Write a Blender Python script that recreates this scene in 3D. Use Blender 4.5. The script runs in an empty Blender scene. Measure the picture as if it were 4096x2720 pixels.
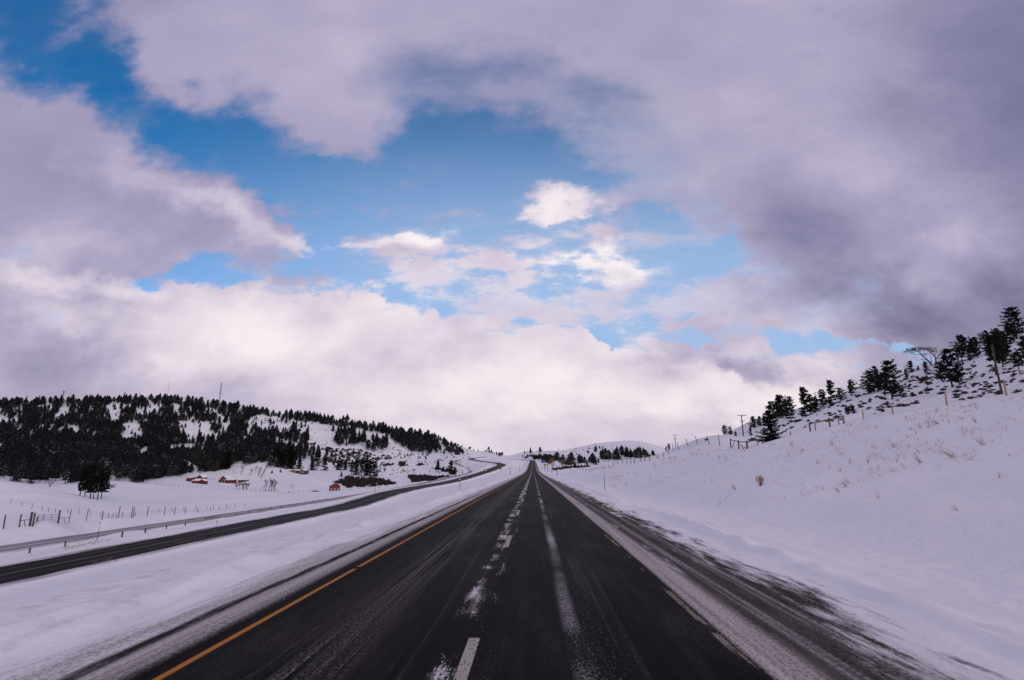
import bpy, math, random
import numpy as np
from mathutils import Vector, Matrix

R = random.Random(11)
rng = np.random.default_rng(11)
scene = bpy.context.scene
COL = scene.collection

# ------------------------------------------------------------------ camera maths
F, CX, CY, VPX, VPY, H0 = 568.9, 512.0, 340.0, 533.0, 469.3, 2.42
TH = math.atan((VPY - CY) / F)
PSI = math.atan((VPX - CX) * math.cos(TH) / F)
RIGHT = np.array([math.cos(PSI), math.sin(PSI), 0.0])
FH = np.array([-math.sin(PSI), math.cos(PSI), 0.0])
FWD = FH * math.cos(TH) + np.array([0, 0, math.sin(TH)])
UPV = -FH * math.sin(TH) + np.array([0, 0, math.cos(TH)])
CAM = np.array([0, 0, H0])

def raydir(px, py):
    d = FWD + RIGHT * ((px - CX) / F) + UPV * ((CY - py) / F)
    return d / d.dot(FH)

def P(px, py, d):
    return CAM + raydir(px, py) * d

# ------------------------------------------------------------------ bookkeeping
def tag(o, label=None, cat=None, group=None, kind=None):
    if label: o['label'] = label
    if cat: o['category'] = cat
    if group: o['group'] = group
    if kind: o['kind'] = kind
    return o

def empty(name, loc, label=None, cat=None, group=None, rz=0.0):
    o = bpy.data.objects.new(name, None)
    COL.objects.link(o)
    o.location = loc
    o.rotation_euler = (0, 0, rz)
    o.empty_display_size = 0.2
    return tag(o, label, cat, group)

class MB:
    def __init__(self):
        self.v, self.f, self.m = [], [], []
    def add(self, vs, fs, mi=0):
        b = len(self.v)
        self.v.extend([tuple(p) for p in vs])
        self.f.extend([tuple(i + b for i in f) for f in fs])
        self.m.extend([mi] * len(fs))
    def box(self, c, s, mi=0, rz=0.0, top=1.0, rx=0.0):
        x, y, z = s[0] / 2, s[1] / 2, s[2] / 2
        vs = [(-x, -y, -z), (x, -y, -z), (x, y, -z), (-x, y, -z),
              (-x * top, -y * top, z), (x * top, -y * top, z), (x * top, y * top, z), (-x * top, y * top, z)]
        M = Matrix.Rotation(rz, 3, 'Z') @ Matrix.Rotation(rx, 3, 'X')
        vs = [M @ Vector(p) + Vector(c) for p in vs]
        self.add(vs, [(0, 3, 2, 1), (4, 5, 6, 7), (0, 1, 5, 4), (1, 2, 6, 5), (2, 3, 7, 6), (3, 0, 4, 7)], mi)
    def tube(self, p0, p1, r0, r1, n=5, mi=0, cap=True):
        p0, p1 = Vector(p0), Vector(p1)
        ax = p1 - p0
        if ax.length < 1e-6: return
        ax.normalize()
        a = ax.orthogonal().normalized()
        b = ax.cross(a)
        vs = []
        for p, r in ((p0, r0), (p1, r1)):
            for k in range(n):
                t = 2 * math.pi * k / n
                vs.append(p + a * (r * math.cos(t)) + b * (r * math.sin(t)))
        fs = [(k, (k + 1) % n, n + (k + 1) % n, n + k) for k in range(n)]
        if cap:
            fs.append(tuple(range(n, 2 * n)))
            fs.append(tuple(reversed(range(n))))
        self.add(vs, fs, mi)
    def path(self, pts, radii, n=5, mi=0):
        for i in range(len(pts) - 1):
            self.tube(pts[i], pts[i + 1], radii[i], radii[i + 1], n, mi, cap=(i == len(pts) - 2 or i == 0))
    def tri(self, a, b, c, mi=0):
        self.add([a, b, c], [(0, 1, 2)], mi)
    def prism(self, prof, axis_len, mi=0, close=True):
        """profile in XZ extruded along Y, centred"""
        n = len(prof)
        vs = [(x, -axis_len / 2, z) for x, z in prof] + [(x, axis_len / 2, z) for x, z in prof]
        fs = [(k, (k + 1) % n, n + (k + 1) % n, n + k) for k in range(n)]
        fs += [tuple(reversed(range(n))), tuple(range(n, 2 * n))]
        self.add(vs, fs, mi)
    def mesh(self, name, mats, smooth=False):
        me = bpy.data.meshes.new(name)
        me.from_pydata(self.v, [], self.f)
        for m in (mats if isinstance(mats, (list, tuple)) else [mats]):
            me.materials.append(m)
        me.polygons.foreach_set('material_index', self.m)
        if smooth:
            me.polygons.foreach_set('use_smooth', [True] * len(self.f))
        me.update()
        return me
    def build(self, name, mats, parent=None, loc=None, smooth=False, bevel=0.0):
        o = bpy.data.objects.new(name, self.mesh(name, mats, smooth))
        COL.objects.link(o)
        if parent: o.parent = parent
        if loc is not None: o.location = loc
        if bevel:
            b = o.modifiers.new('bevel', 'BEVEL'); b.width = bevel; b.segments = 2; b.limit_method = 'ANGLE'
        return o

def np_mesh(name, verts, tris, mats, uv=None, matidx=None, smooth=True, quads=False):
    k = 4 if quads else 3
    me = bpy.data.meshes.new(name)
    me.vertices.add(len(verts)); me.vertices.foreach_set('co', np.ascontiguousarray(verts, dtype=np.float32).ravel())
    nf = len(tris)
    me.loops.add(nf * k); me.loops.foreach_set('vertex_index', np.ascontiguousarray(tris, dtype=np.int32).ravel())
    me.polygons.add(nf)
    me.polygons.foreach_set('loop_start', np.arange(nf, dtype=np.int32) * k)
    me.polygons.foreach_set('loop_total', np.full(nf, k, dtype=np.int32))
    if smooth: me.polygons.foreach_set('use_smooth', np.ones(nf, dtype=bool))
    for m in mats: me.materials.append(m)
    if matidx is not None: me.polygons.foreach_set('material_index', np.ascontiguousarray(matidx, dtype=np.int32))
    if uv is not None:
        l = me.uv_layers.new(name='UVMap')
        l.data.foreach_set('uv', np.ascontiguousarray(uv[np.ascontiguousarray(tris).ravel()], dtype=np.float32).ravel())
    me.update(calc_edges=True)
    o = bpy.data.objects.new(name, me)
    COL.objects.link(o)
    return o

# ------------------------------------------------------------------ node helper
class S:
    """a float/colour/vector socket with arithmetic"""
    def __init__(self, nt, s): self.nt, self.s = nt, s
    def _m(self, op, *a):
        n = self.nt.nodes.new('ShaderNodeMath'); n.operation = op
        for i, x in enumerate((self,) + a):
            if isinstance(x, S): self.nt.links.new(x.s, n.inputs[i])
            else: n.inputs[i].default_value = x
        return S(self.nt, n.outputs[0])
    def __add__(s, o): return s._m('ADD', o)
    __radd__ = __add__
    def __mul__(s, o): return s._m('MULTIPLY', o)
    __rmul__ = __mul__
    def __sub__(s, o): return s._m('SUBTRACT', o)
    def __rsub__(s, o): return (s * -1.0) + o
    def __truediv__(s, o): return s._m('DIVIDE', o)
    def abs(s): return s._m('ABSOLUTE')
    def max(s, o): return s._m('MAXIMUM', o)
    def min(s, o): return s._m('MINIMUM', o)
    def mod(s, o): return s._m('FLOORED_MODULO', o)
    def clamp(s): return s.max(0.0).min(1.0)
    def smooth(s, a, b, lo=0.0, hi=1.0):
        n = s.nt.nodes.new('ShaderNodeMapRange'); n.interpolation_type = 'SMOOTHSTEP'
        s.nt.links.new(s.s, n.inputs[0])
        if a > b: a, b, lo, hi = b, a, hi, lo
        for i, x in ((1, a), (2, b), (3, lo), (4, hi)): n.inputs[i].default_value = x
        return S(s.nt, n.outputs[0])
    def band(s, c, hw, soft): return (s - c).abs().smooth(hw + soft, hw)

class G:
    def __init__(self, nt): self.nt = nt
    def new(self, t): return self.nt.nodes.new(t)
    def put(self, inp, x):
        if isinstance(x, S): self.nt.links.new(x.s, inp)
        else: inp.default_value = x
    def vec(self, x, y, z=0.0):
        n = self.new('ShaderNodeCombineXYZ')
        for i, a in enumerate((x, y, z)): self.put(n.inputs[i], a)
        return S(self.nt, n.outputs[0])
    def sep(self, v):
        n = self.new('ShaderNodeSeparateXYZ'); self.nt.links.new(v.s, n.inputs[0])
        return [S(self.nt, o) for o in n.outputs]
    def noise(self, v, scale=1.0, detail=3.0, rough=0.55, dist=0.0):
        n = self.new('ShaderNodeTexNoise')
        self.nt.links.new(v.s, n.inputs['Vector'])
        n.inputs['Scale'].default_value = scale; n.inputs['Detail'].default_value = detail
        n.inputs['Roughness'].default_value = rough; n.inputs['Distortion'].default_value = dist
        return S(self.nt, n.outputs[0])
    def mix(self, f, a, b):
        n = self.new('ShaderNodeMix'); n.data_type = 'RGBA'
        self.put(n.inputs[0], f)
        for i, c in ((6, a), (7, b)):
            if isinstance(c, S): self.nt.links.new(c.s, n.inputs[i])
            else: n.inputs[i].default_value = (c[0], c[1], c[2], 1)
        return S(self.nt, n.outputs[2])
    def dot(self, v, c):
        n = self.new('ShaderNodeVectorMath'); n.operation = 'DOT_PRODUCT'
        self.nt.links.new(v.s, n.inputs[0]); n.inputs[1].default_value = c
        return S(self.nt, n.outputs['Value'])
    def ramp(self, f, stops):
        n = self.new('ShaderNodeValToRGB'); n.color_ramp.interpolation = 'EASE' if False else 'LINEAR'
        self.nt.links.new(f.s, n.inputs[0])
        e = n.color_ramp.elements
        while len(e) < len(stops): e.new(0.5)
        for k, (p, c) in enumerate(stops):
            e[k].position = p; e[k].color = (c[0], c[1], c[2], 1)
        return S(self.nt, n.outputs[0])
    def pos(self):
        return S(self.nt, self.new('ShaderNodeNewGeometry').outputs['Position'])
    def nrm(self):
        return S(self.nt, self.new('ShaderNodeNewGeometry').outputs['True Normal'])
    def uv(self):
        n = self.new('ShaderNodeUVMap'); n.uv_map = 'UVMap'
        return self.sep(S(self.nt, n.outputs[0]))[:2]
    def bump(self, h, strength=0.3, dist=0.1):
        n = self.new('ShaderNodeBump'); self.nt.links.new(h.s, n.inputs['Height'])
        n.inputs['Strength'].default_value = strength; n.inputs['Distance'].default_value = dist
        return S(self.nt, n.outputs[0])

def material(name):
    m = bpy.data.materials.new(name); m.use_nodes = True
    nt = m.node_tree
    b = nt.nodes['Principled BSDF']
    return m, G(nt), b

def simple(name, c, rough=0.7, var=0.25, scale=3.0, metal=0.0, emit=None):
    m, g, b = material(name)
    n = g.noise(g.pos(), scale, 3)
    g.put(b.inputs['Base Color'], g.mix(n.smooth(0.3, 0.7), [x * (1 - var) for x in c], [min(1, x * (1 + var)) for x in c]))
    b.inputs['Roughness'].default_value = rough
    b.inputs['Metallic'].default_value = metal
    if emit:
        b.inputs['Emission Color'].default_value = (*emit[:3], 1); b.inputs['Emission Strength'].default_value = emit[3]
    return m

SNOW_A, SNOW_B = (0.765, 0.76, 0.82), (0.85, 0.84, 0.89)

def snow_nodes(g):
    p = g.pos()
    x, y, z = g.sep(p)
    big = g.noise(p, 0.035, 4)
    drift = g.noise(g.vec(x * 0.5, y * 0.22, z * 0.5), 1.0, 4, 0.6)
    grain = g.noise(p, 9.0, 3, 0.6)
    c = g.mix(big.smooth(0.3, 0.7), SNOW_A, SNOW_B)
    c = g.mix(grain.smooth(0.62, 0.80) * 0.25, c, (0.62, 0.60, 0.66))
    h = drift * 1.0 + grain * 0.10 + g.noise(p, 1.4, 4, 0.55) * 0.34
    return c, h, (x, y, z)

# ------------------------------------------------------------------ materials
def mat_ground():
    m, g, b = material('snow')
    c, h, (x, y, z) = snow_nodes(g)
    p = g.pos()
    # sanded plough spoil along the median edge and weedy specks further out
    far = y.smooth(300, 140)
    spoil = x.band(-8.2, 0.9, 1.6) * g.noise(p, 1.3, 4, 0.65).smooth(0.48, 0.68) * far
    c = g.mix(spoil * 0.55, c, (0.52, 0.41, 0.40))
    speck = g.noise(g.vec(x, y * 0.6, z), 3.1, 5, 0.75).smooth(0.66, 0.74)
    patch = g.noise(p, 0.06, 2).smooth(0.42, 0.62)
    c = g.mix(speck * patch * 0.55, c, (0.34, 0.28, 0.26))
    hill = z.smooth(9.5, 14) * x.smooth(40, 60)
    bare = g.noise(g.vec(x, y, z * 1.5), 0.55, 5, 0.7).smooth(0.60, 0.70)
    c = g.mix(bare * hill * 0.55, c, (0.20, 0.15, 0.13))
    g.put(b.inputs['Base Color'], c)
    b.inputs['Roughness'].default_value = 0.85
    b.inputs['Specular IOR Level'].default_value = 0.25
    g.put(b.inputs['Normal'], g.bump(h, 0.75, 0.30))
    return m

def asphalt(g, u, v):
    grain = g.noise(g.vec(u, v), 38.0, 2, 0.7)
    streak = g.noise(g.vec(u * 4.0, v * 0.05), 1.0, 4, 0.6)
    blot = g.noise(g.vec(u * 0.8, v * 0.16), 1.0, 4, 0.65)
    f = (streak * 0.55 + grain * 0.25 + blot * 0.3 - 0.1).smooth(0.28, 0.70)
    return g.mix(f, (0.0028, 0.0025, 0.0028), (0.019, 0.0162, 0.0162)), grain, streak, blot

def mat_road():
    m, g, b = material('winter_road_surface')
    u, v = g.uv()
    a, grain, streak, blot = asphalt(g, u, v)
    snow, h, _ = snow_nodes(g)
    fine = g.noise(g.vec(u * 26, v * 11), 1.0, 4, 0.7)
    wisp = g.noise(g.vec(u * 5.5, v * 0.55), 1.0, 5, 0.65)
    long = g.noise(g.vec(u * 9.0, v * 0.10), 1.0, 4, 0.6)
    wob = (g.noise(g.vec(v * 0.13, 3.0), 1.0, 4, 0.6) - 0.5)
    # dusty salt film in the lanes
    dust = (u.band(-2.75, 0.12, 0.55) * long.smooth(0.40, 0.64) + u.band(-3.3, 0.1, 0.35) * long.smooth(0.5, 0.75) * 0.5
            + u.band(-1.75, 0.06, 0.3) * long.smooth(0.5, 0.75) * 0.6 + u.band(0.95, 0.25, 0.5) * long.smooth(0.5, 0.7) * 0.4) * fine.smooth(0.40, 0.62)
    a = g.mix(dust.clamp() * 0.75, a, (0.24, 0.22, 0.23))
    a = g.mix((blot.smooth(0.46, 0.72) * fine.smooth(0.42, 0.66) * 0.45).clamp(), a, (0.115, 0.103, 0.103))
    brown = (u + 2.6).abs().smooth(1.9, 0.4) * blot.smooth(0.35, 0.7)
    a = g.mix(brown * 0.35, a, (0.036, 0.028, 0.025))
    # painted lines
    edge_wear = fine.smooth(0.25, 0.45)
    yl = u.band(-4.46, 0.044, 0.014) * (v - 15.1).abs().smooth(0.12, 0.2)
    a = g.mix(yl * (fine * 0.55 + streak * 0.45).smooth(0.26, 0.44, 0.45, 1.0) * v.smooth(130, 22, 0.4, 1.0), a, (0.42, 0.16, 0.038))
    dph = (v - 5.8).mod(13.35)
    dash = u.band(-0.88, 0.075, 0.012) * dph.smooth(3.34, 3.28) * v.smooth(110, 70)
    a = g.mix(dash * fine.smooth(0.33, 0.50), a, (0.42, 0.385, 0.35))
    old = u.band(-1.12, 0.05, 0.03) * (v - 10.6).mod(13.35).smooth(3.3, 3.1) * 0.22
    a = g.mix(old, a, (0.34, 0.31, 0.30))
    wl = (u + wob * 0.03).band(2.73, 0.045, 0.02) * g.noise(g.vec(v * 0.45, u * 2), 1.0, 4, 0.65).smooth(0.52, 0.62)
    a = g.mix(wl * fine.smooth(0.36, 0.52) * v.smooth(70, 12) * 0.6, a, (0.40, 0.345, 0.29))
    # loose snow: chunks beside the lane line, streak in the right lane
    cu = u + wob * 0.35
    keep = g.noise(g.vec(v * 0.30, 8.0), 1.0, 3, 0.6)
    chunk = cu.band(-1.13, 0.05, 0.17) * (keep * 0.7 + wisp * 0.3 + fine * 0.30 + v.smooth(8, 22) * 0.03).smooth(0.685, 0.735)
    bits = cu.band(-0.80, 0.05, 0.22) * (wisp * 0.55 + fine * 0.55).smooth(0.60, 0.70) * 0.7
    farline = (u + 1.0 + wob * 0.2).band(0.0, 0.08, 0.22) * (g.noise(g.vec(u * 3, v * 0.5), 1.0, 3, 0.6) + v.smooth(30, 80) * 0.05).smooth(0.52, 0.6) * v.smooth(28, 50) * 0.75
    st = (u + wob * 0.22).band(0.60, 0.035, 0.15) * (g.noise(g.vec(v * 0.16, 21.0), 1.0, 3, 0.6) * 0.8 + fine * 0.50).smooth(0.56, 0.80)
    scat = (u - 0.72).smooth(-0.06, 0.05) * (u - 0.7).smooth(0.85, 0.1) * fine.smooth(0.56, 0.74) * v.smooth(26, 11) * 0.5
    loose = chunk.max(bits * v.smooth(6, 14) + 0.0).max(farline).max(st * 0.66).max(scat)
    near_l = u.band(-0.55, 0.2, 0.3) * fine.smooth(0.60, 0.76) * v.smooth(13, 7) * 0.45
    near_ll = u.band(-2.9, 0.5, 0.5) * fine.smooth(0.60, 0.78) * v.smooth(12, 7) * 0.35
    loose = loose.max(near_l).max(near_ll)
    c = g.mix(loose.clamp(), a, (0.62, 0.60, 0.645))
    # right shoulder: packed dirty band, then scoured streaks, then clean snow
    ru = u + (blot - 0.5) * 0.10 + (fine - 0.5) * 0.10
    rband = ru.smooth(2.80, 2.92)
    dirty = g.mix((fine * 0.6 + long * 0.4).smooth(0.36, 0.66), (0.21, 0.175, 0.17), (0.60, 0.53, 0.55))
    c = g.mix(rband * fine.smooth(0.16, 0.46).max(0.35), c, dirty)
    sc = (g.noise(g.vec(u * 1.9 + v * 0.10, v * 0.20), 1.0, 5, 0.66) * 0.46 + wisp * 0.34 + g.noise(g.vec(u * 7, v * 0.10), 1.0, 3) * 0.14 + fine * 0.12)
    grey_zone = u.smooth(3.30, 3.62)
    sn_r = (sc + (u - 4.98) * 0.125 + u.band(3.5, 0.05, 0.25) * 0.10 + v.smooth(60, 200) * 0.03).smooth(0.47, 0.60)
    track = (u.band(3.85, 0.05, 0.10) + u.band(4.42, 0.05, 0.12) * 0.8) * long.smooth(0.36, 0.62) * fine.smooth(0.3, 0.6)
    sn_r = sn_r.max(track.clamp() * 0.55)
    grime = g.mix((wisp * 0.45 + fine * 0.55).smooth(0.34, 0.66), (0.026, 0.021, 0.020), (0.115, 0.094, 0.092))
    rsurf = g.mix(sn_r, grime, g.mix(u.smooth(4.2, 5.6), (0.60, 0.565, 0.60), snow))
    c = g.mix(grey_zone, c, rsurf)
    # left shoulder: grime, dirty snow, slush strip, streaked snow
    lu = u + (blot - 0.5) * 0.22 + (wisp - 0.5) * 0.12
    lsn = (lu * -1.0 + (fine - 0.5) * 0.35).smooth(4.74, 5.12) * (fine * 0.5 + 0.5)
    dl = g.mix((fine * 0.5 + long * 0.5).smooth(0.32, 0.66), (0.26, 0.22, 0.22), (0.68, 0.62, 0.64))
    c = g.mix(lsn, c, dl)
    strip = (u + wob * 0.28 + (wisp - 0.5) * 0.22).band(-5.52, 0.05, 0.12) * (wisp * 0.6 + fine * 0.4).smooth(0.28, 0.52) * v.smooth(85, 25)
    sl = (g.noise(g.vec(u * 3.2 - v * 0.06, v * 0.15), 1.0, 5, 0.65) * 0.55 + wisp * 0.25 + fine * 0.20 - (u + 6.2) * 0.20).smooth(0.40, 0.60)
    lsurf = g.mix(sl, g.mix(fine.smooth(0.36, 0.62), (0.30, 0.27, 0.28), (0.58, 0.54, 0.56)), snow)
    c = g.mix((lu * -1.0).smooth(5.28, 5.65), c, lsurf)
    c = g.mix(strip, c, (0.026, 0.024, 0.026))
    spoil = u.band(-7.5, 0.30, 0.9) * g.noise(g.vec(u * 1.6, v * 1.1), 1.0, 4, 0.65).smooth(0.50, 0.68)
    c = g.mix(spoil * 0.40, c, (0.48, 0.385, 0.375))
    g.put(b.inputs['Base Color'], c)
    snowy = ((lu * -1.0).smooth(5.0, 5.7).max(u.smooth(3.4, 5.0)).max(loose)).clamp()
    g.put(b.inputs['Roughness'], (0.48 + grain * 0.25) * (1.0 - snowy) + snowy * 0.88)
    b.inputs['Specular IOR Level'].default_value = 0.012
    hh = (h + fine * 0.2) * snowy + (grain * 0.12) * (1.0 - snowy)
    g.put(b.inputs['Normal'], g.bump(hh, 0.5, 0.12))
    return m

def mat_side_road(name, half, snowiness):
    m, g, b = material(name)
    u, v = g.uv()
    a, grain, streak, blot = asphalt(g, u, v)
    snow, h, _ = snow_nodes(g)
    long = g.noise(g.vec(u * 1.8, v * 0.03), 1.0, 5, 0.65)
    wisp = g.noise(g.vec(u * 1.5, v * 0.09), 1.0, 5, 0.65)
    if snowiness < 0.5:
        a = g.mix((long * 0.6 + wisp * 0.4).smooth(0.45, 0.75) * 0.06, a, (0.16, 0.14, 0.14))
        st = (u.band(0.1, 0.08, 0.2) * 0.42 + u.band(-2.0, 0.08, 0.25) * 0.14 + u.band(2.1, 0.08, 0.2) * 0.12) * wisp.smooth(0.3, 0.6)
        a = g.mix(st.clamp(), a, (0.34, 0.32, 0.33))
    else:
        a = g.mix(0.45 + long * 0.4, a, (0.30, 0.29, 0.32))
        st = u.band(0.15, 0.22, 0.35) * wisp.smooth(0.3, 0.55) * 0.8 + u.band(1.7, 0.15, 0.3) * wisp.smooth(0.4, 0.6) * 0.5 + u.band(-1.6, 0.2, 0.4) * long.smooth(0.4, 0.6) * 0.4
        a = g.mix(st.clamp(), a, (0.70, 0.68, 0.73))
    eu = u.abs() + (wisp - 0.5) * 1.6 + (long - 0.5) * 0.8
    grey = g.mix(wisp.smooth(0.35, 0.65), (0.25, 0.23, 0.24), (0.62, 0.60, 0.64))
    c = g.mix(eu.smooth(half - 0.25, half + 0.2), a, grey)
    c = g.mix(eu.smooth(half + 0.4, half + 1.5), c, snow)
    g.put(b.inputs['Base Color'], c)
    g.put(b.inputs['Roughness'], 0.5 + eu.smooth(half - 0.3, half + 0.6) * 0.38)
    b.inputs['Specular IOR Level'].default_value = 0.008
    g.put(b.inputs['Normal'], g.bump(h, 0.3, 0.1))
    return m

def mat_needles(name, c, snow=0.5, scale=1.2):
    m, g, b = material(name)
    p = g.pos()
    n = g.noise(p, scale, 3, 0.6)
    col = g.mix(n.smooth(0.3, 0.7), [x * 0.6 for x in c], [x * 1.35 for x in c])
    nz = g.sep(g.nrm())[2]
    f = nz.abs().smooth(0.30, 0.85) * g.noise(p, scale * 2.3, 3, 0.7).smooth(0.62 - 0.2 * snow, 0.78 - 0.2 * snow) * g.noise(p, 0.022, 3, 0.6).smooth(0.40, 0.60, 0.25, 1.15)
    col = g.mix(f * min(1, snow * 1.2), col, (0.75, 0.74, 0.79))
    g.put(b.inputs['Base Color'], col)
    b.inputs['Roughness'].default_value = 0.9
    b.inputs['Specular IOR Level'].default_value = 0.02
    return m

M = {}
M['snow'] = mat_ground()
M['road'] = mat_road()
M['carriageway'] = mat_side_road('carriageway_surface', 3.9, 0.1)
M['lane'] = mat_side_road('frontage_surface', 2.9, 0.8)
M['needle'] = mat_needles('pine_needles', (0.016, 0.021, 0.015), 0.30, 2.2)
M['needle_far'] = mat_needles('snow_dusted_needles', (0.012, 0.015, 0.017), 0.62, 0.5)
M['needle_dark'] = mat_needles('dark_fir_needles', (0.009, 0.012, 0.009), 0.08, 1.5)
M['bark'] = simple('bark', (0.045, 0.036, 0.030), 0.9, 0.4, 4)
M['twig'] = simple('grey_twigs', (0.085, 0.068, 0.066), 0.9, 0.35, 2)
M['twig_red'] = simple('reddish_twigs', (0.22, 0.115, 0.085), 0.9, 0.3, 2)
M['brush'] = mat_needles('winter_brush', (0.035, 0.029, 0.031), 0.40, 0.6)
M['sage'] = mat_needles('sagebrush_twigs', (0.075, 0.055, 0.048), 0.16, 3.0)
M['straw'] = simple('dry_grass', (0.34, 0.235, 0.175), 0.9, 0.35, 6)
M['stalk'] = simple('dead_stalks', (0.20, 0.095, 0.06), 0.9, 0.35, 8)
M['wood'] = simple('weathered_post_wood', (0.13, 0.088, 0.055), 0.85, 0.35, 5)
M['tanwood'] = simple('tan_post_wood', (0.33, 0.215, 0.115), 0.85, 0.3, 5)
M['darkwood'] = simple('dark_old_wood', (0.060, 0.048, 0.042), 0.9, 0.35, 5)
M['steel'] = simple('galvanised_steel', (0.16, 0.16, 0.18), 0.45, 0.2, 3, 0.8)
M['dark_metal'] = simple('dark_metal', (0.05, 0.05, 0.055), 0.5, 0.2, 3, 0.5)
M['wire'] = simple('fence_wire', (0.11, 0.10, 0.10), 0.6, 0.2, 3, 0.5)
M['red'] = simple('barn_red_paint', (0.105, 0.011, 0.014), 0.75, 0.25, 1.5)
M['brown'] = simple('brown_siding', (0.055, 0.025, 0.022), 0.8, 0.25, 1.5)
M['void'] = simple('barn_interior_dark', (0.012, 0.010, 0.010), 0.9, 0.2, 2)
M['trim'] = simple('white_trim', (0.62, 0.58, 0.58), 0.7, 0.1, 2)
M['glass'] = simple('window_glass', (0.03, 0.035, 0.045), 0.12, 0.1, 2)
M['roofsnow'] = simple('roof_snow', (0.82, 0.81, 0.85), 0.85, 0.04, 1)
M['blue'] = simple('blue_sign_paint', (0.010, 0.115, 0.34), 0.5, 0.05, 1)
M['yellow'] = simple('yellow_sign_paint', (0.72, 0.33, 0.02), 0.5, 0.05, 1)
M['green'] = simple('green_sign_paint', (0.012, 0.16, 0.10), 0.5, 0.05, 1)
M['black'] = simple('black_paint', (0.012, 0.012, 0.013), 0.5, 0.1, 1)
M['orange'] = simple('faded_orange_reflector', (0.42, 0.10, 0.05), 0.5, 0.1, 1)
M['white'] = simple('white_reflector', (0.75, 0.74, 0.76), 0.4, 0.05, 1)
M['signboard'] = simple('faded_sign_board', (0.40, 0.29, 0.28), 0.7, 0.2, 4)
M['carpaint'] = simple('dark_red_car_paint', (0.075, 0.018, 0.018), 0.25, 0.1, 1)
M['carpaint2'] = simple('dark_blue_car_paint', (0.022, 0.026, 0.036), 0.25, 0.1, 1)
M['carpaint3'] = simple('brown_truck_paint', (0.16, 0.062, 0.042), 0.4, 0.1, 1)
M['rubber'] = simple('tyre_rubber', (0.015, 0.015, 0.016), 0.85, 0.1, 3)
M['headlamp'] = simple('lit_headlamp', (0.9, 0.9, 0.9), 0.2, 0.0, 1, 0.0, (1.0, 0.90, 0.86, 2.5))
M['haypile'] = simple('brown_manure_and_hay', (0.10, 0.050, 0.036), 0.95, 0.4, 1.5)

# ------------------------------------------------------------------ roads as centre lines
ROAD_Z = ([-60, 0, 200, 300, 400, 478, 560, 670, 900, 1100, 1250, 1500], [0, 0, 0, 0.12, 0.8, 1.6, 3.7, 7.1, 13.0, 18.4, 20.6, 24.0])

def densify(pts, step0=2.0, grow=0.012):
    pts = np.array(pts, float)
    # Catmull-Rom through the control points, then resample with a growing step
    out = []
    n = len(pts)
    for i in range(n - 1):
        p0, p1, p2, p3 = pts[max(i - 1, 0)], pts[i], pts[i + 1], pts[min(i + 2, n - 1)]
        k = max(6, int(np.linalg.norm(p2 - p1) / 2))
        k = min(k, 120)
        for t in np.linspace(0, 1, k, endpoint=False):
            out.append(0.5 * ((2 * p1) + (-p0 + p2) * t + (2 * p0 - 5 * p1 + 4 * p2 - p3) * t * t + (-p0 + 3 * p1 - 3 * p2 + p3) * t ** 3))
    out.append(pts[-1])
    out = np.array(out)
    s = np.concatenate([[0], np.cumsum(np.linalg.norm(np.diff(out[:, :2], axis=0), axis=1))])
    q, ss = [0.0], 0.0
    while ss < s[-1]:
        r = np.hypot(np.interp(ss, s, out[:, 0]), np.interp(ss, s, out[:, 1]))
        ss += step0 * 0.5 + grow * r
        q.append(min(ss, s[-1]))
    q = np.array(q)
    return np.stack([np.interp(q, s, out[:, k]) for k in range(3)], 1), q

main_pts = [(0, y, float(np.interp(y, *ROAD_Z))) for y in (-60, -20, 0, 50, 100, 200, 300, 400, 478, 560, 670, 800, 900, 1000)]
main_pts += [tuple(P(533, 461.0, 1110)), tuple(P(531.5, 460.4, 1175)), tuple(P(525, 459.6, 1235)), tuple(P(514, 458.9, 1275)), tuple(P(500, 458.1, 1310)), tuple(P(487, 457.2, 1370)), tuple(P(476, 456.4, 1450))]
MAIN, MAIN_S = densify(main_pts, 0.9, 0.008)
MAIN_S = MAIN_S - 60.0
opp_pts = [(-47, y, -6.7) for y in (-80, -30, 0, 40, 80, 120, 150)]
opp_pts += [tuple(P(400, 491, 201)), tuple(P(450, 482, 308)), tuple(P(470, 476.8, 380)), tuple(P(488, 471.3, 440)), tuple(P(497.5, 467.4, 500)), tuple(P(501.5, 465.3, 545)),
            tuple(P(498.5, 463.7, 590)), tuple(P(490, 462.5, 640)), tuple(P(480, 461.2, 700)), tuple(P(472.5, 459.8, 770)), tuple(P(470.8, 459.1, 820)), tuple(P(474, 458.4, 870)), tuple(P(480, 457.7, 930)), tuple(P(487, 457.0, 1010))]
OPP, OPP_S = densify(opp_pts, 2.0, 0.012)
fr_pts = [(-82, y, -9.6) for y in (-80, -30, 0, 40, 90, 140, 190, 230)]
fr_pts += [tuple(P(375, 492.6, 284)), tuple(P(415, 485.3, 385)), tuple(P(447, 478.5, 500)), tuple(P(465, 474.6, 560)), tuple(P(472.6, 471.5, 610)), tuple(P(470, 468.3, 650)), tuple(P(462, 465.6, 690)), tuple(P(454.5, 463.3, 730)), tuple(P(455, 461.3, 770)), tuple(P(462, 459.6, 820))]
FRONT, FRONT_S = densify(fr_pts, 2.0, 0.012)

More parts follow.
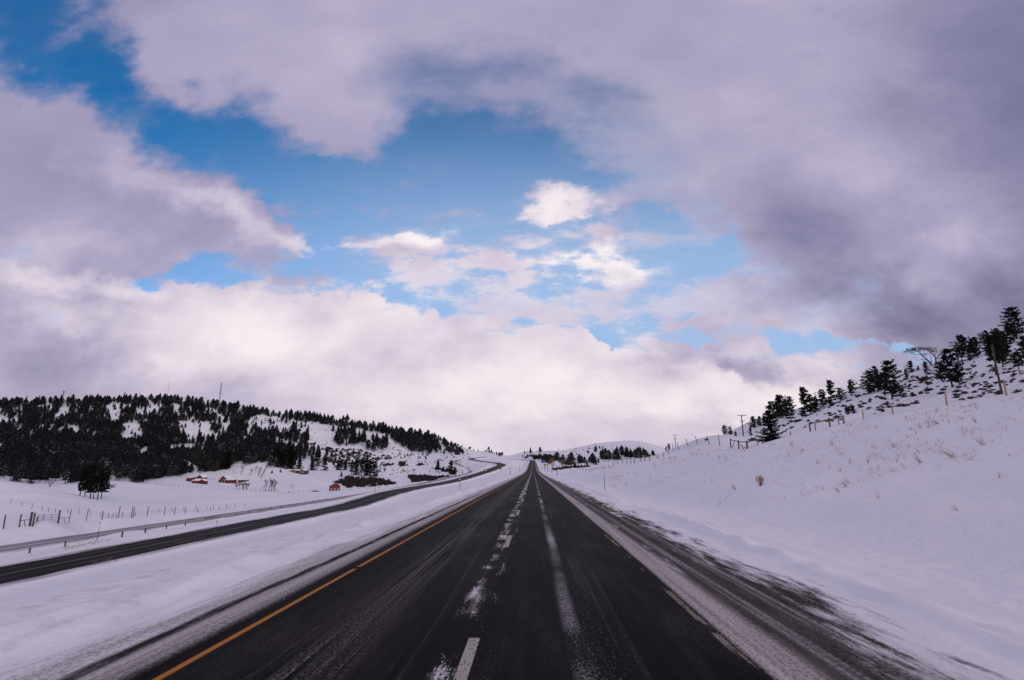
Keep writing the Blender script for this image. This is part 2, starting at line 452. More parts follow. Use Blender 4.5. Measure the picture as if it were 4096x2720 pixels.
# ------------------------------------------------------------------ terrain
cp = []          # control points x, y, z
FENCE_Y = [-60, 30, 46.9, 53.6, 61.6, 67, 71, 80, 96.5, 108, 118.7, 134.5, 152, 190, 220, 261, 308, 396, 472]
FENCE_Z = [7.5, 8.4, 8.5, 8.4, 8.4, 8.3, 8.1, 7.7, 6.8, 6.4, 7.2, 8.2, 7.7, 5.4, 4.9, 4.6, 2.7, 1.3, 2.6]
def fence_z(y): return float(np.interp(y, FENCE_Y, FENCE_Z))
for y in (-150, -60, -25, -8, 3, 10, 18, 28, 42, 62, 90, 125, 165):
    for x, z in ((-12, -0.9), (-18, -2.2), (-27, -4.1), (-38, -6.0), (-47, -6.8), (-57, -7.6), (-70, -9.0), (-82, -9.7), (-94, -9.7)):
        cp.append((x, y, z))
for y in (-150, -60, -25, -8, 3, 10, 18, 28, 42, 62, 80, 100, 118, 135, 152, 190, 220, 261, 308, 396, 472):
    zf = fence_z(y)
    for x, t in ((9.5, 0.02), (14, 0.13), (20, 0.33), (29, 0.66), (39, 1.0)):
        cp.append((x, y, zf * t + (float(np.interp(y, *ROAD_Z)) * (1 - t))))
cols = {
 -60: [(520, 130), (500, 190), (480, 240), (478, 400), (455, 620), (420, 900), (405, 1000), (410, 1300)],
 0: [(526, 112), (513, 140), (496, 185), (481.5, 235), (484.5, 300), (479, 400), (470, 490), (455, 610), (435, 755), (418, 880), (405, 1000), (409, 1300), (440, 2500)],
 50: [(522, 116), (506, 165), (489, 228), (491.5, 300), (485, 400), (471, 500), (455, 620), (435, 760), (415, 900), (403, 1000), (407, 1300), (440, 2500)],
 100: [(518, 128), (508, 180), (499, 244), (493.5, 310), (485, 420), (478.5, 500), (466, 585), (450, 690), (430, 820), (413, 930), (402, 1020), (406, 1300)],
 150: [(514.5, 155), (505, 215), (492, 350), (482, 520), (473, 600), (455, 720), (432, 850), (412, 960), (401, 1040), (405, 1350), (440, 2500)],
 200: [(508, 190), (500, 265), (489, 430), (483.5, 560), (478.5, 640), (473.5, 690), (475.5, 760), (466, 830), (450, 900), (425, 1000), (404, 1080), (408, 1400)],
 240: [(502, 230), (495, 320), (487, 480), (482, 600), (467.5, 690), (469.5, 780), (456, 900), (430, 1020), (410, 1100), (414, 1400), (440, 2500)],
 270: [(498, 260), (492.5, 360), (486, 480), (478, 600), (461.5, 690), (464, 760), (452, 900), (432, 1030), (416, 1120), (420, 1400)],
 300: [(496, 300), (489.5, 440), (481, 560), (472.3, 680), (466, 740), (455, 860), (440, 980), (419, 1130), (423, 1450)],
 345: [(492.5, 350), (490.5, 430), (484, 520), (470.5, 650), (472.5, 720), (463, 850), (450, 960), (437, 1080), (424, 1200), (428, 1500), (445, 2500)],
 390: [(486, 420), (482, 500), (476, 600), (468, 720), (460, 850), (448, 1000), (432, 1220), (436, 1500)],
 430: [(479.5, 480), (474, 600), (468, 720), (460, 900), (450, 1100), (439.5, 1300), (443, 1600), (450, 2600)],
 460: [(471, 590), (466, 660), (458.2, 860), (453, 1000), (445.5, 1300), (449, 1650)],
 485: [(465, 560), (460.5, 740), (457.6, 950), (452.5, 1350), (450.2, 1480), (453, 1750)],
 505: [(462, 660), (459.8, 850), (458.5, 1150), (456.4, 1500), (457.5, 1800)],
 520: [(463.5, 650), (460.5, 950), (455.5, 1500), (452.5, 1700), (456, 2200)],
 540: [(463.2, 800), (459, 1150), (455, 1400), (450.6, 1750), (454, 2300)],
 558: [(467.8, 470), (464.5, 560), (461, 760), (457, 1050), (453, 1400), (450.7, 1750), (453, 2100)],
 574: [(469, 420), (466.6, 520), (467, 560), (461, 760), (456, 1050), (452, 1500), (448.5, 1950), (453, 2800)],
 590: [(465.2, 450), (467.5, 520), (463, 650), (457, 900), (452, 1400), (444.8, 2200), (452, 3200)],
 606: [(464, 345), (466.5, 420), (462, 700), (455, 1000), (448, 1600), (442.5, 2350), (450, 3200)],
 618: [(461.6, 290), (465, 350), (462, 600), (455, 950), (448, 1600), (441.8, 2400)],
 633: [(460.5, 245), (465, 300), (459.5, 700), (453, 1000), (446, 1600), (440.6, 2400), (450, 3200)],
 650: [(457.6, 210), (462, 300), (456.5, 700), (451, 1000), (443.5, 2300)],
 662: [(454.5, 185), (460, 260), (457, 600), (446.8, 2300)],
 679: [(446.8, 168), (454, 230), (456, 600), (452, 2200)],
 698: [(440.2, 150), (445.5, 220), (450, 480), (458, 1000), (456, 2200)],
 720: [(436.2, 140), (438.5, 200), (437.5, 450), (441, 540), (458, 1100)],
 739: [(437, 136), (438, 170), (430.5, 320), (427, 400), (431, 480), (452, 900)],
 763: [(440.5, 118), (436, 170), (428, 240), (416.5, 335), (420, 430), (445, 700), (455, 1500)],
 800: [(428.5, 110), (421, 160), (408, 255), (412, 340), (440, 600)],
 857: [(414.5, 90), (404, 130), (390, 190), (394.5, 280), (430, 520), (450, 1500)],
 893: [(409.5, 80), (398.5, 120), (386, 155), (375, 190), (379, 260), (420, 500)],
 947: [(401, 65), (388, 105), (375, 135), (361, 170), (365, 230), (410, 500), (445, 1500)],
 1006: [(391, 56), (366, 95), (339, 130), (343, 185), (400, 420)],
 1060: [(376, 52), (345, 90), (318, 120), (325, 180), (390, 420), (440, 1500)],
 1200: [(350, 50), (300, 90), (270, 120), (280, 180), (380, 420)],
}
for px, l in cols.items():
    for py, d in l: cp.append(tuple(P(px, py, d)))
for r in (OPP, FRONT):
    for i in range(0, len(r), 12):
        if np.hypot(*r[i, :2]) > 60: cp.append(tuple(r[i]))
for i in range(0, len(MAIN), 14):
    cp.append(tuple(MAIN[i]))
for a in (-75, -100, -135, -170, 75, 100, 135, 170):
    for rr in (150, 500, 1500, 4000):
        t = math.radians(a)
        cp.append((rr * math.sin(t), rr * math.cos(t), (20 if a > 0 else -9) if rr < 1000 else 60))
for a in range(-170, 175, 20):
    t = math.radians(a)
    cp.append((5500 * math.sin(t), 5500 * math.cos(t), 40 if abs(a) < 70 else 90))
cp = np.array(cp)
AZS = 4.0
def dom(x, y):
    r = np.hypot(x, y)
    return np.arctan2(x, y) * AZS, np.log(np.maximum(r, 2.0)), np.maximum(r, 2.0)
ca, cl, cr = dom(cp[:, 0], cp[:, 1])
cq = cp[:, 2] / cr
keys = {}
for i in range(len(cp)): keys[(round(ca[i], 2), round(cl[i], 2))] = i
idx = np.array(sorted(keys.values()))
ca, cl, cq = ca[idx], cl[idx], cq[idx]
def kern(d2): return 0.5 * d2 * np.log(d2 + 1e-12)
n = len(ca)
A = np.zeros((n + 3, n + 3))
A[:n, :n] = kern((ca[:, None] - ca) ** 2 + (cl[:, None] - cl) ** 2) + np.eye(n) * 2e-4
A[:n, n:] = np.stack([np.ones(n), ca, cl], 1)
A[n:, :n] = A[:n, n:].T
W = np.linalg.solve(A, np.concatenate([cq, np.zeros(3)]))
def tps(x, y):
    a, l, r = dom(x, y)
    out = np.empty(len(a))
    for s in range(0, len(a), 20000):
        aa, ll = a[s:s + 20000], l[s:s + 20000]
        out[s:s + 20000] = kern((aa[:, None] - ca) ** 2 + (ll[:, None] - cl) ** 2) @ W[:n] + W[n] + W[n + 1] * aa + W[n + 2] * ll
    return out * r

# value noise for relief
TAB = rng.random((256, 256))
def vnoise(x, y):
    xi, yi = np.floor(x).astype(int), np.floor(y).astype(int)
    fx, fy = x - xi, y - yi
    fx, fy = fx * fx * (3 - 2 * fx), fy * fy * (3 - 2 * fy)
    g = lambda i, j: TAB[(xi + i) % 256, (yi + j) % 256]
    return (g(0, 0) * (1 - fx) + g(1, 0) * fx) * (1 - fy) + (g(0, 1) * (1 - fx) + g(1, 1) * fx) * fy - 0.5
def fbm(x, y, o=4):
    return sum(vnoise(x * 2 ** k + 17 * k, y * 2 ** k + 31 * k) * 0.5 ** k for k in range(o))

az_in = np.arange(-47, 47.01, 0.125)
az_out_l = np.concatenate([np.arange(-180, -90, 6.0), np.arange(-90, -60, 2.0), np.arange(-60, -47, 0.5)])
az_out_r = np.concatenate([np.arange(47.5, 60, 0.5), np.arange(60, 90, 2.0), np.arange(90, 180.1, 6.0)])
AZ = np.radians(np.concatenate([az_out_l, az_in, az_out_r]))
LR = np.concatenate([np.linspace(math.log(1.2), math.log(40), 90), np.linspace(math.log(40), math.log(1000), 165)[1:], np.linspace(math.log(1000), math.log(6500), 70)[1:]])
RR = np.exp(LR)
GX = np.sin(AZ)[:, None] * RR
GY = np.cos(AZ)[:, None] * RR
def step(a, b, x):
    t = np.clip((x - a) / (b - a), 0, 1)
    return t * t * (3 - 2 * t)
def carve(x, y, z, path, half, blend, sink=0.06):
    zz = z.copy()
    lo, hi = path[:, :2].min(0) - 40, path[:, :2].max(0) + 40
    m = np.where((x > lo[0]) & (x < hi[0]) & (y > lo[1]) & (y < hi[1]))[0]
    px, py, pz = (path[:, k].astype(np.float32) for k in range(3))
    for s in range(0, len(m), 4000):
        k = m[s:s + 4000]
        d2 = (x[k, None].astype(np.float32) - px) ** 2 + (y[k, None].astype(np.float32) - py) ** 2
        j = d2.argmin(1)
        d = np.sqrt(d2[np.arange(len(k)), j])
        r = np.hypot(x[k], y[k])
        w = 1 - step(half + 0.004 * r, half + blend + 0.02 * r, d)
        zz[k] = z[k] * (1 - w) + (pz[j] - sink - 0.0016 * np.maximum(r - 30, 0)) * w
    return zz
def height(x, y):
    z = tps(x, y)
    r = np.hypot(x, y)
    amp = np.clip(r / 220, 0.03, 1.0)
    z = z + fbm(x / 23, y / 23) * 0.55 * amp + fbm(x / 75 + 9, y / 75) * 2.2 * np.clip((r - 80) / 700, 0, 1)
    near = np.clip(1 - r / 90, 0, 1)
    z = z + fbm(x / 2.6, y / 5.5, 3) * 0.15 * near + fbm(x / 6.0 + y / 9.0, y / 14.0, 2) * 0.22 * near + fbm(x / 0.7, y / 1.5, 2) * 0.04 * near
    z = carve(x, y, z, FRONT, 4.2, 6)
    z = carve(x, y, z, OPP, 6.5, 9)
    z = carve(x, y, z, MAIN, 8.6, 5)
    return z
GZ = height(GX.ravel(), GY.ravel()).reshape(GX.shape)
na, nr = GX.shape
verts = np.stack([GX.ravel(), GY.ravel(), GZ.ravel()], 1)
ii, jj = np.meshgrid(np.arange(na - 1), np.arange(nr - 1), indexing='ij')
q = np.stack([ii * nr + jj, (ii + 1) * nr + jj, (ii + 1) * nr + jj + 1, ii * nr + jj + 1], -1).reshape(-1, 4)
q = q[:, ::-1]
ground = np_mesh('ground', verts, q, [M['snow']], quads=True)
tag(ground, 'snow covered ground and hills', kind='structure')

def gz(x, y):
    """height of the built ground sheet (bilinear in its own grid)"""
    x, y = np.atleast_1d(np.asarray(x, float)), np.atleast_1d(np.asarray(y, float))
    a = np.interp(np.arctan2(x, y), AZ, np.arange(na))
    l = np.interp(np.log(np.hypot(x, y)), LR, np.arange(nr))
    i, j = np.clip(a.astype(int), 0, na - 2), np.clip(l.astype(int), 0, nr - 2)
    u, v = a - i, l - j
    return (GZ[i, j] * (1 - u) + GZ[i + 1, j] * u) * (1 - v) + (GZ[i, j + 1] * (1 - u) + GZ[i + 1, j + 1] * u) * v

DS = np.exp(np.linspace(math.log(4), math.log(5000), 1500))
def hit(px, py, dmin=4.0):
    d = raydir(px, py)
    pts = CAM + DS[:, None] * d
    m = (pts[:, 2] <= gz(pts[:, 0], pts[:, 1])) & (DS > dmin)
    if not m.any(): return None
    k = int(m.argmax())
    p = pts[k].copy(); p[2] = gz(p[0], p[1])[0]
    return p
def at(px, d):
    """point of the ground at pixel column px and forward distance d"""
    p = CAM + raydir(px, VPY) * d
    return np.array([p[0], p[1], gz(p[0], p[1])[0]])
def fdist(p): return float((np.asarray(p) - CAM).dot(FH))
def m_per_px(p): return fdist(p) / F

# ------------------------------------------------------------------ road ribbons
def ribbon(name, path, s, us, mat, lift, label, zfun=None):
    t = np.gradient(path[:, :2], axis=0)
    t /= np.linalg.norm(t, axis=1)[:, None]
    nrm = np.stack([t[:, 1], -t[:, 0]], 1)
    r = np.hypot(path[:, 0], path[:, 1])
    X = path[:, None, 0] + nrm[:, None, 0] * us
    Y = path[:, None, 1] + nrm[:, None, 1] * us
    Z = path[:, None, 2] + np.zeros_like(us) + lift
    U = np.broadcast_to(us, X.shape); V = np.broadcast_to(s[:, None], X.shape)
    if zfun is not None: Z = Z + zfun(U, V, r[:, None])
    ns, nu = X.shape
    vs = np.stack([X.ravel(), Y.ravel(), Z.ravel()], 1)
    a, b = np.meshgrid(np.arange(ns - 1), np.arange(nu - 1), indexing='ij')
    q = np.stack([a * nu + b, a * nu + b + 1, (a + 1) * nu + b + 1, (a + 1) * nu + b], -1).reshape(-1, 4)
    o = np_mesh(name, vs, q, [mat], uv=np.stack([U.ravel(), V.ravel()], 1), quads=True)
    return tag(o, label, kind='structure')
def zr(U, V, r):
    z = 0.22 * np.exp(-((U - 6.6 - 0.3 * vnoise(V / 7, V * 0)) / 0.35) ** 2) * (0.25 + 1.9 * np.abs(vnoise(V / 0.8, U * 2.4)) + vnoise(V / 9, U * 0 + 3))
    z = z + 0.10 * step(3.6, 6.0, U) * (1 - step(8.2, 8.8, U)) + fbm(U / 0.5, V / 1.4, 3) * 0.075 * step(4.6, 6.2, U)
    return z - (0.14 + 0.002 * r) * step(7.9, 8.9, U)
def zl(U, V, r):
    z = 0.26 * np.exp(-((-U - 7.45 - 0.4 * vnoise(V / 7, V * 0 + 5)) / 0.5) ** 2) * (0.35 + 1.6 * np.abs(vnoise(V / 0.9, U * 2)) + vnoise(V / 5, U * 0 + 3))
    z = z + fbm(U / 0.5, V / 1.2, 3) * 0.085 * step(5.4, 6.8, -U)
    return z - (0.16 + 0.002 * r) * step(8.3, 9.2, -U)
road = ribbon('road', MAIN, MAIN_S, np.array([-4.85, -4.0, -3, -2, -1, 0, 1, 2, 2.9]), M['road'], 0.0, 'dark wet highway with yellow edge line and snow streaks')
ribbon('road_shoulder', MAIN, MAIN_S, np.concatenate([[2.9], np.arange(3.2, 8.95, 0.11)]), M['road'], 0.0, 'scoured snowy right shoulder of the highway', zr)
ribbon('road_shoulder', MAIN, MAIN_S, np.concatenate([np.arange(-9.2, -5.0, 0.11), [-4.85]]), M['road'], 0.0, 'streaked snowy left shoulder of the highway', zl)
def zside(half):
    return lambda U, V, r: -(0.10 + 0.0022 * r) * step(half + 0.6, half + 2.0, np.abs(U)) + 0.0004 * r
ribbon('road', OPP, OPP_S, np.linspace(-6.4, 6.4, 33), M['carriageway'], 0.02, 'dark opposite carriageway curving away below the forested hill', zside(4.4))
ribbon('road', FRONT, FRONT_S, np.linspace(-4.9, 4.9, 27), M['lane'], 0.02, 'snow streaked frontage lane beside the field fence', zside(2.9))

# ------------------------------------------------------------------ tree prototypes
def far_tree(seed, kind):
    """small conifer, unit height; jagged tiers; single mesh (trunk slot 1)"""
    r = random.Random(seed)
    b = MB()
    base = r.uniform(0.06, 0.2) if kind != 'tall' else r.uniform(0.2, 0.34)
    b.tube((0, 0, -0.04), (0, 0, 0.8), 0.022, 0.006, 4, 1, False)
    nt_ = 8
    lean = (r.uniform(-.03, .03), r.uniform(-.03, .03))
    R0 = {'fir': 0.20, 'pine': 0.25, 'tall': 0.17}[kind] * r.uniform(0.85, 1.15)
    for t in range(nt_):
        f = t / (nt_ - 1)
        z = base + (1 - base) * f * 0.93
        if kind == 'fir': rad = R0 * (1 - f) ** 0.85 + 0.018
        else: rad = R0 * (math.sin(math.pi * min(1, 0.25 + 0.75 * f)) ** 0.8) * (1.05 - 0.25 * f) + 0.03
        th = (1 - base) / nt_ * r.uniform(1.5, 2.1)
        k = 9
        ph = r.uniform(0, 6.28)
        ring = []
        for i in range(k * 2):
            a = ph + math.pi * i / k
            q = rad * (r.uniform(0.75, 1.25) if i % 2 == 0 else r.uniform(0.30, 0.6))
            ring.append((q * math.cos(a) + lean[0] * f, q * math.sin(a) + lean[1] * f, z - th * (0.25 if i % 2 == 0 else 0.05) * r.uniform(0.6, 1.5)))
        top = (lean[0] * f + r.uniform(-.02, .02), lean[1] * f + r.uniform(-.02, .02), min(1.0, z + th * 0.75))
        n_ = len(ring)
        b.add([top] + ring, [(0, 1 + i, 1 + (i + 1) % n_) for i in range(n_)], 0)
    return b

def pine(seed, H, spread, base, kind, mat='needle', lean=0.0, dens=1.0, gaps=0.14):
    """branchy conifer in metres -> (trunk MB, crown MB)"""
    r = random.Random(seed)
    tr, cr = MB(), MB()
    pts = [Vector((lean * (k / 6) ** 1.5 * H + r.uniform(-.01, .01) * H, r.uniform(-.01, .01) * H, H * (k / 6) * (0.97 if k else 0) - (0.3 if k == 0 else 0))) for k in range(7)]
    rad = [0.022 * H * (1 - 0.88 * k / 6) for k in range(7)]
    tr.path(pts, rad, 6, 0)
    def axis(z):
        t = max(0, min(5.999, z / H / 0.97 * 6)); i = int(t)
        return pts[i].lerp(pts[i + 1], t - i)
    levels = int(15 * max(1, H / 8) ** 0.4)
    gap_az = r.uniform(0, 6.28)
    for l in range(levels):
        f = (l + r.uniform(-.3, .3)) / (levels - 1)
        f = min(1, max(0, f))
        z = H * (base + (1 - base) * f)
        if kind == 'fir': L = spread * ((1 - f) ** 0.8 + 0.05)
        elif kind == 'round': L = spread * (math.sin(math.pi * (0.2 + 0.78 * f)) ** 0.7) + 0.1
        else: L = spread * (0.25 + 0.75 * (1 - abs(f - 0.35) / 0.65) ** 0.9) if f < 0.98 else spread * 0.15
        nb = max(3, int(r.choice((4, 5, 6)) * (1 if f < 0.9 else 0.7)))
        ph = r.uniform(0, 6.28)
        for k in range(nb):
            a = ph + 6.283 * k / nb + r.uniform(-.4, .4)
            if r.random() < gaps: continue
            ll = L * r.uniform(0.5, 1.25) * (0.75 + 0.35 * math.cos(a - gap_az))
            up = r.uniform(-0.28, 0.12) + 0.55 * f * (1 if kind != 'fir' else 0.4)
            o = axis(z)
            d = Vector((math.cos(a), math.sin(a), up)).normalized()
            mid = o + d * ll * 0.55
            tip = o + d * ll + Vector((0, 0, ll * r.uniform(-0.02, 0.22)))
            tr.path([o, mid, tip], [0.008 * H * (1 - f * .7), 0.005 * H * (1 - f * .7), 0.0015 * H], 3, 0)
            nc = max(4, int(8.5 * dens * (0.5 + ll / max(spread, .1))))
            for c in range(nc):
                s = (c + 0.8) / nc
                p = (o.lerp(mid, s / 0.55) if s < 0.55 else mid.lerp(tip, (s - 0.55) / 0.45))
                if s < 0.22 and kind != 'fir' and r.random() < 0.7: continue
                sz = (0.066 * H ** 0.85) * r.uniform(0.7, 1.35) * (1.1 - 0.35 * s)
                side = Vector((-d.y, d.x, 0)).normalized()
                for q in range(4):
                    w = side * r.uniform(-1, 1) + d * r.uniform(0.1, 1.2) + Vector((0, 0, r.uniform(-.35, .75)))
                    w.normalize()
                    e = w * sz * r.uniform(0.8, 1.6)
                    c2 = w.cross(Vector((r.uniform(-1, 1), r.uniform(-1, 1), r.uniform(-.4, 1)))).normalized() * sz * 0.36
                    b0 = p + Vector((r.uniform(-1, 1), r.uniform(-1, 1), r.uniform(-1, 1))) * sz * 0.35
                    cr.add([b0 - c2 * 0.4, b0 + e * 0.6 - c2, b0 + e, b0 + e * 0.55 + c2], [(0, 1, 2, 3)], 0)
    return tr, cr

def twig_tree(seed, H, spread, depth=4, upright=0.6, multi=1, r0=0.034, rough=0.35):
    """leafless tree or shrub -> (trunk MB, twigs MB)"""
    r = random.Random(seed)
    tr, tw = MB(), MB()
    def grow(p, d, L, rad, k):
        segs = 2
        q = p
        dd = d.copy()
        for s in range(segs):
            dd = (dd + Vector((r.uniform(-1, 1), r.uniform(-1, 1), r.uniform(-.5, .7))) * rough * 0.5).normalized()
            n_ = q + dd * L / segs
            (tr if k >= depth - 1 else tw).tube(q, n_, rad * (1 - 0.2 * s), rad * (0.8 - 0.2 * s), 4 if k >= depth - 1 else 3, 0, False)
            q = n_
        if k <= 0: return
        for c in range(r.choice((2, 3, 3))):
            nd = (dd * upright + Vector((r.uniform(-1, 1) * spread, r.uniform(-1, 1) * spread, r.uniform(-.1, .8)))).normalized()
            grow(q, nd, L * r.uniform(0.6, 0.88), rad * 0.66, k - 1)
    for m in range(multi):
        o = Vector((r.uniform(-1, 1) * 0.12 * H, r.uniform(-1, 1) * 0.12 * H, -0.1)) if multi > 1 else Vector((0, 0, -0.1))
        grow(o, Vector((r.uniform(-.25, .25), r.uniform(-.25, .25), 1)).normalized(), H * 0.34, r0 * H, depth)
    return tr, tw

def tuft_mb(seed, n, H, spread, w, droop=0.3, fork=False):
    """thin blades or stalks from one root"""
    r = random.Random(seed)
    b = MB()
    for k in range(n):
        a = r.uniform(0, 6.283)
        s = spread * r.uniform(0.2, 1)
        o = Vector((r.uniform(-.1, .1) * H, r.uniform(-.1, .1) * H, -0.04))
        h = H * r.uniform(0.5, 1.0)
        m = o + Vector((math.cos(a) * s * 0.4, math.sin(a) * s * 0.4, h * 0.6))
        t = o + Vector((math.cos(a) * s, math.sin(a) * s, h * (1 - droop * r.uniform(0, 1))))
        c = Vector((-math.sin(a), math.cos(a), 0)) * w
        b.add([o - c, o + c, m + c * 0.8, m - c * 0.8, t], [(0, 1, 2, 3), (3, 2, 4)], 0)
    return b

def bush_mb(seed, n=70, flat=0.8):
    """twiggy dome, unit height"""
    r = random.Random(seed)
    b = MB()
    for k in range(n):
        a, e = r.uniform(0, 6.283), r.uniform(0.12, 1.5)
        d = Vector((math.cos(a) * math.cos(e), math.sin(a) * math.cos(e), math.sin(e)))
        o = Vector((r.uniform(-.25, .25), r.uniform(-.25, .25), r.uniform(-.05, 0.1)))
        t = o + Vector((d.x * flat, d.y * flat, d.z)) * r.uniform(0.55, 1.0)
        c = d.cross(Vector((r.uniform(-1, 1), r.uniform(-1, 1), r.uniform(-1, 1)))).normalized() * r.uniform(0.05, 0.11)
        m = o.lerp(t, 0.6)
        b.add([o, m - c, t, m + c], [(0, 1, 2, 3)], 0)
    return b

def link_copy(src_mesh, name, loc, s, rz, parent=None):
    o = bpy.data.objects.new(name, src_mesh)
    COL.objects.link(o)
    if parent is not None: o.parent = parent
    else:
        o.location = loc; o.scale = s if isinstance(s, tuple) else (s, s, s); o.rotation_euler = (0, 0, rz)
    return o

FAR = [(far_tree(100 + k, kd).mesh('far_pine', [M['needle_far'], M['bark']]), kd) for k, kd in enumerate(['fir', 'pine', 'tall', 'fir', 'pine', 'pine', 'tall', 'fir'])]
FARB = [far_tree(100 + k, kd) for k, kd in enumerate(['fir', 'pine', 'tall', 'fir', 'pine', 'pine', 'tall', 'fir'])]

PROTO = {}
def proto(key, *a, mat='needle', **k):
    tr, cr = pine(*a, **k)
    PROTO[key] = (tr.mesh(key + '_trunk', M['bark']), cr.mesh(key + '_crown', M[mat]), a[1])
proto('fir_a', 1, 10.0, 3.5, 0.06, 'fir')
proto('fir_b', 2, 10.0, 3.0, 0.10, 'fir')
proto('pine_a', 3, 10.0, 4.0, 0.18, 'open')
proto('pine_b', 4, 10.0, 4.1, 0.12, 'open', lean=0.03)
proto('pine_c', 5, 10.0, 3.1, 0.30, 'round')
proto('pine_d', 6, 10.0, 3.8, 0.38, 'open', lean=-0.03)
proto('round_a', 7, 10.0, 3.7, 0.10, 'round', dens=1.2)
proto('big_fir', 8, 10.0, 6.2, 0.02, 'fir', mat='needle_dark', dens=1.9)
proto('dark_a', 9, 10.0, 3.0, 0.26, 'open', mat='needle_dark', dens=1.0)
proto('clump_a', 12, 10.0, 3.3, 0.30, 'open', mat='needle_dark', lean=0.06)
proto('clump_b', 13, 10.0, 3.0, 0.22, 'open', mat='needle_dark', lean=-0.07)
proto('dark_b', 10, 10.0, 3.0, 0.10, 'fir', mat='needle_dark', dens=1.3)

def place_pine(key, p, H, label, group=None, rz=None, wide=1.0, name='pine_tree'):
    t, c, h = PROTO[key]
    o = empty(name, p, label, 'tree', group, R.uniform(0, 6.28) if rz is None else rz)
    s = H / h
    o.scale = (s * wide, s * wide, s)
    link_copy(t, 'trunk', None, None, None, o)
    link_copy(c, 'crown', None, None, None, o)
    return o

# ---- right-hand slope: (base px, base py, height px, proto, width factor, label)
RT = [
 (781, 416, 19, 'pine_c', 1.2, 'upright pine behind the big spreading fir, with a pointed top'),
 (773, 421, 18, 'pine_b', 1.5, 'ragged pine with tufted limbs reaching out behind the big fir'),
 (779.5, 418.5, 22, 'fir_b', 1.0, 'slim fir rising straight behind the big spreading fir'),
 (791, 419.5, 21, 'round_a', 0.95, 'dense pointed pine just uphill of the big spreading fir'),
 (805.5, 417, 28, 'fir_a', 1.15, 'tall full fir on the skyline above the left end of the rail fence'),
 (817, 411, 14, 'fir_b', 1.3, 'small fir filling the gap between two tall skyline firs'),
 (824, 408, 17, 'round_a', 1.1, 'bushy round pine leaning against the tall stepped skyline fir'),
 (832, 404.5, 23, 'fir_a', 1.2, 'tall stepped fir on the skyline above the rail fence'),
 (841, 401, 12, 'pine_b', 1.4, 'low bushy pine on the skyline beside the leaning branch'),
 (852, 396, 15, 'round_a', 1.15, 'round dense pine on the crest left of the three pine cluster'),
 (871, 393.5, 21, 'pine_b', 1.25, 'wide ragged pine, left one of the cluster on the bare slope'),
 (878, 392.5, 24, 'round_a', 1.0, 'dense tall pine in the middle of the cluster on the bare slope'),
 (892.6, 399.5, 36, 'pine_a', 1.0, 'tallest pine of the cluster on the bare slope, with bare lower trunk'),
 (885, 396, 22, 'pine_c', 1.2, 'short pine tucked behind the tallest pine of the cluster'),
 (847.5, 415, 8, 'pine_b', 1.7, 'low spreading pine bush uphill of the rail fence end'),
 (853.5, 414, 8.5, 'fir_b', 1.5, 'low fir bush beside a spreading pine bush above the rail fence'),
 (906.5, 378, 9, 'fir_b', 1.2, 'tiny slender fir left of the dark cone shaped fir on the crest'),
 (911.6, 372.5, 11, 'fir_a', 1.7, 'dark cone shaped fir alone on the crest'),
 (918.7, 370.6, 4.5, 'fir_b', 1.7, 'very small fir right of the cone shaped fir on the crest'),
 (926.5, 373, 11, 'fir_a', 1.4, 'small full fir just below the wind bent pine'),
 (952.5, 387.5, 36, 'pine_a', 1.1, 'big open pine with spreading limbs below the wind bent pine'),
 (941.5, 381, 18, 'pine_b', 1.4, 'bushy pine at the left foot of the big open pine'),
 (959.5, 385, 19, 'round_a', 0.9, 'young pine growing against the right side of the big open pine'),
 (963, 364, 17, 'pine_d', 1.5, 'ragged pine on the skyline above and behind the big open pine'),
 (970, 361, 11, 'fir_b', 1.5, 'low ragged fir on the skyline between two open pines'),
 (977.5, 358, 20, 'pine_b', 1.2, 'broad dark pine halfway up the skyline to the right'),
 (984.5, 344, 20, 'pine_c', 1.3, 'skyline pine with stubby bare limbs on its left side'),
 (994, 341, 12, 'fir_b', 1.5, 'small fir on the skyline right of the stubby limbed pine'),
 (996.5, 375, 38, 'pine_d', 1.0, 'tall pine with a long bare trunk left of the wooden pole'),
 (1003.5, 367, 34, 'pine_a', 1.0, 'dark tall pine directly behind the wooden pole'),
 (1017, 339, 31, 'pine_a', 1.15, 'large pine crowning the hilltop at the far right'),
 (1020, 374, 21, 'pine_d', 1.3, 'flat topped pine with bare trunk right of the wooden pole'),
 (1029, 361, 24, 'pine_b', 1.3, 'dark pine cut by the right edge of the picture'),
 (724.7, 435, 9, 'pine_b', 1.5, 'small bushy pine at the left foot of the right hand hill'),
 (730.6, 435, 8, 'fir_b', 1.3, 'small fir beside the bushy pine at the left foot of the hill'),
 (736, 436.5, 4.5, 'round_a', 1.4, 'tiny rounded pine between small fir and the tall utility pole'),
 (753.5, 428.5, 11, 'pine_b', 1.4, 'bushy pine on the hill edge right of the utility pole'),
 (751, 435.5, 8, 'fir_a', 1.2, 'small fir low down right of the utility pole'),
 (760, 426.5, 9.5, 'fir_b', 1.5, 'slim fir uphill between utility pole and the big fir'),
 (764.5, 425.5, 9, 'fir_a', 1.2, 'small fir on the hill edge just left of the big fir'),
 (989, 352, 20, 'round_a', 1.2, 'dense dark pine below the stubby limbed skyline pine'),
 (999, 346, 17, 'pine_b', 1.3, 'dark ragged pine between the hilltop pine and the wooden pole'),
 (1007, 357, 24, 'round_a', 1.1, 'dense pine overlapping the dark tall pine behind the wooden pole'),
 (1012, 344, 20, 'pine_a', 1.2, 'dark pine just below the large hilltop pine'),
 (973, 352, 13, 'fir_a', 1.3, 'low full fir below the ragged skyline firs'),
 (786, 419, 16, 'round_a', 1.2, 'dense dark pine filling the gap beside the slim fir'),
 (811, 414, 18, 'pine_b', 1.2, 'ragged dark pine against the right side of the tall full fir'),
]
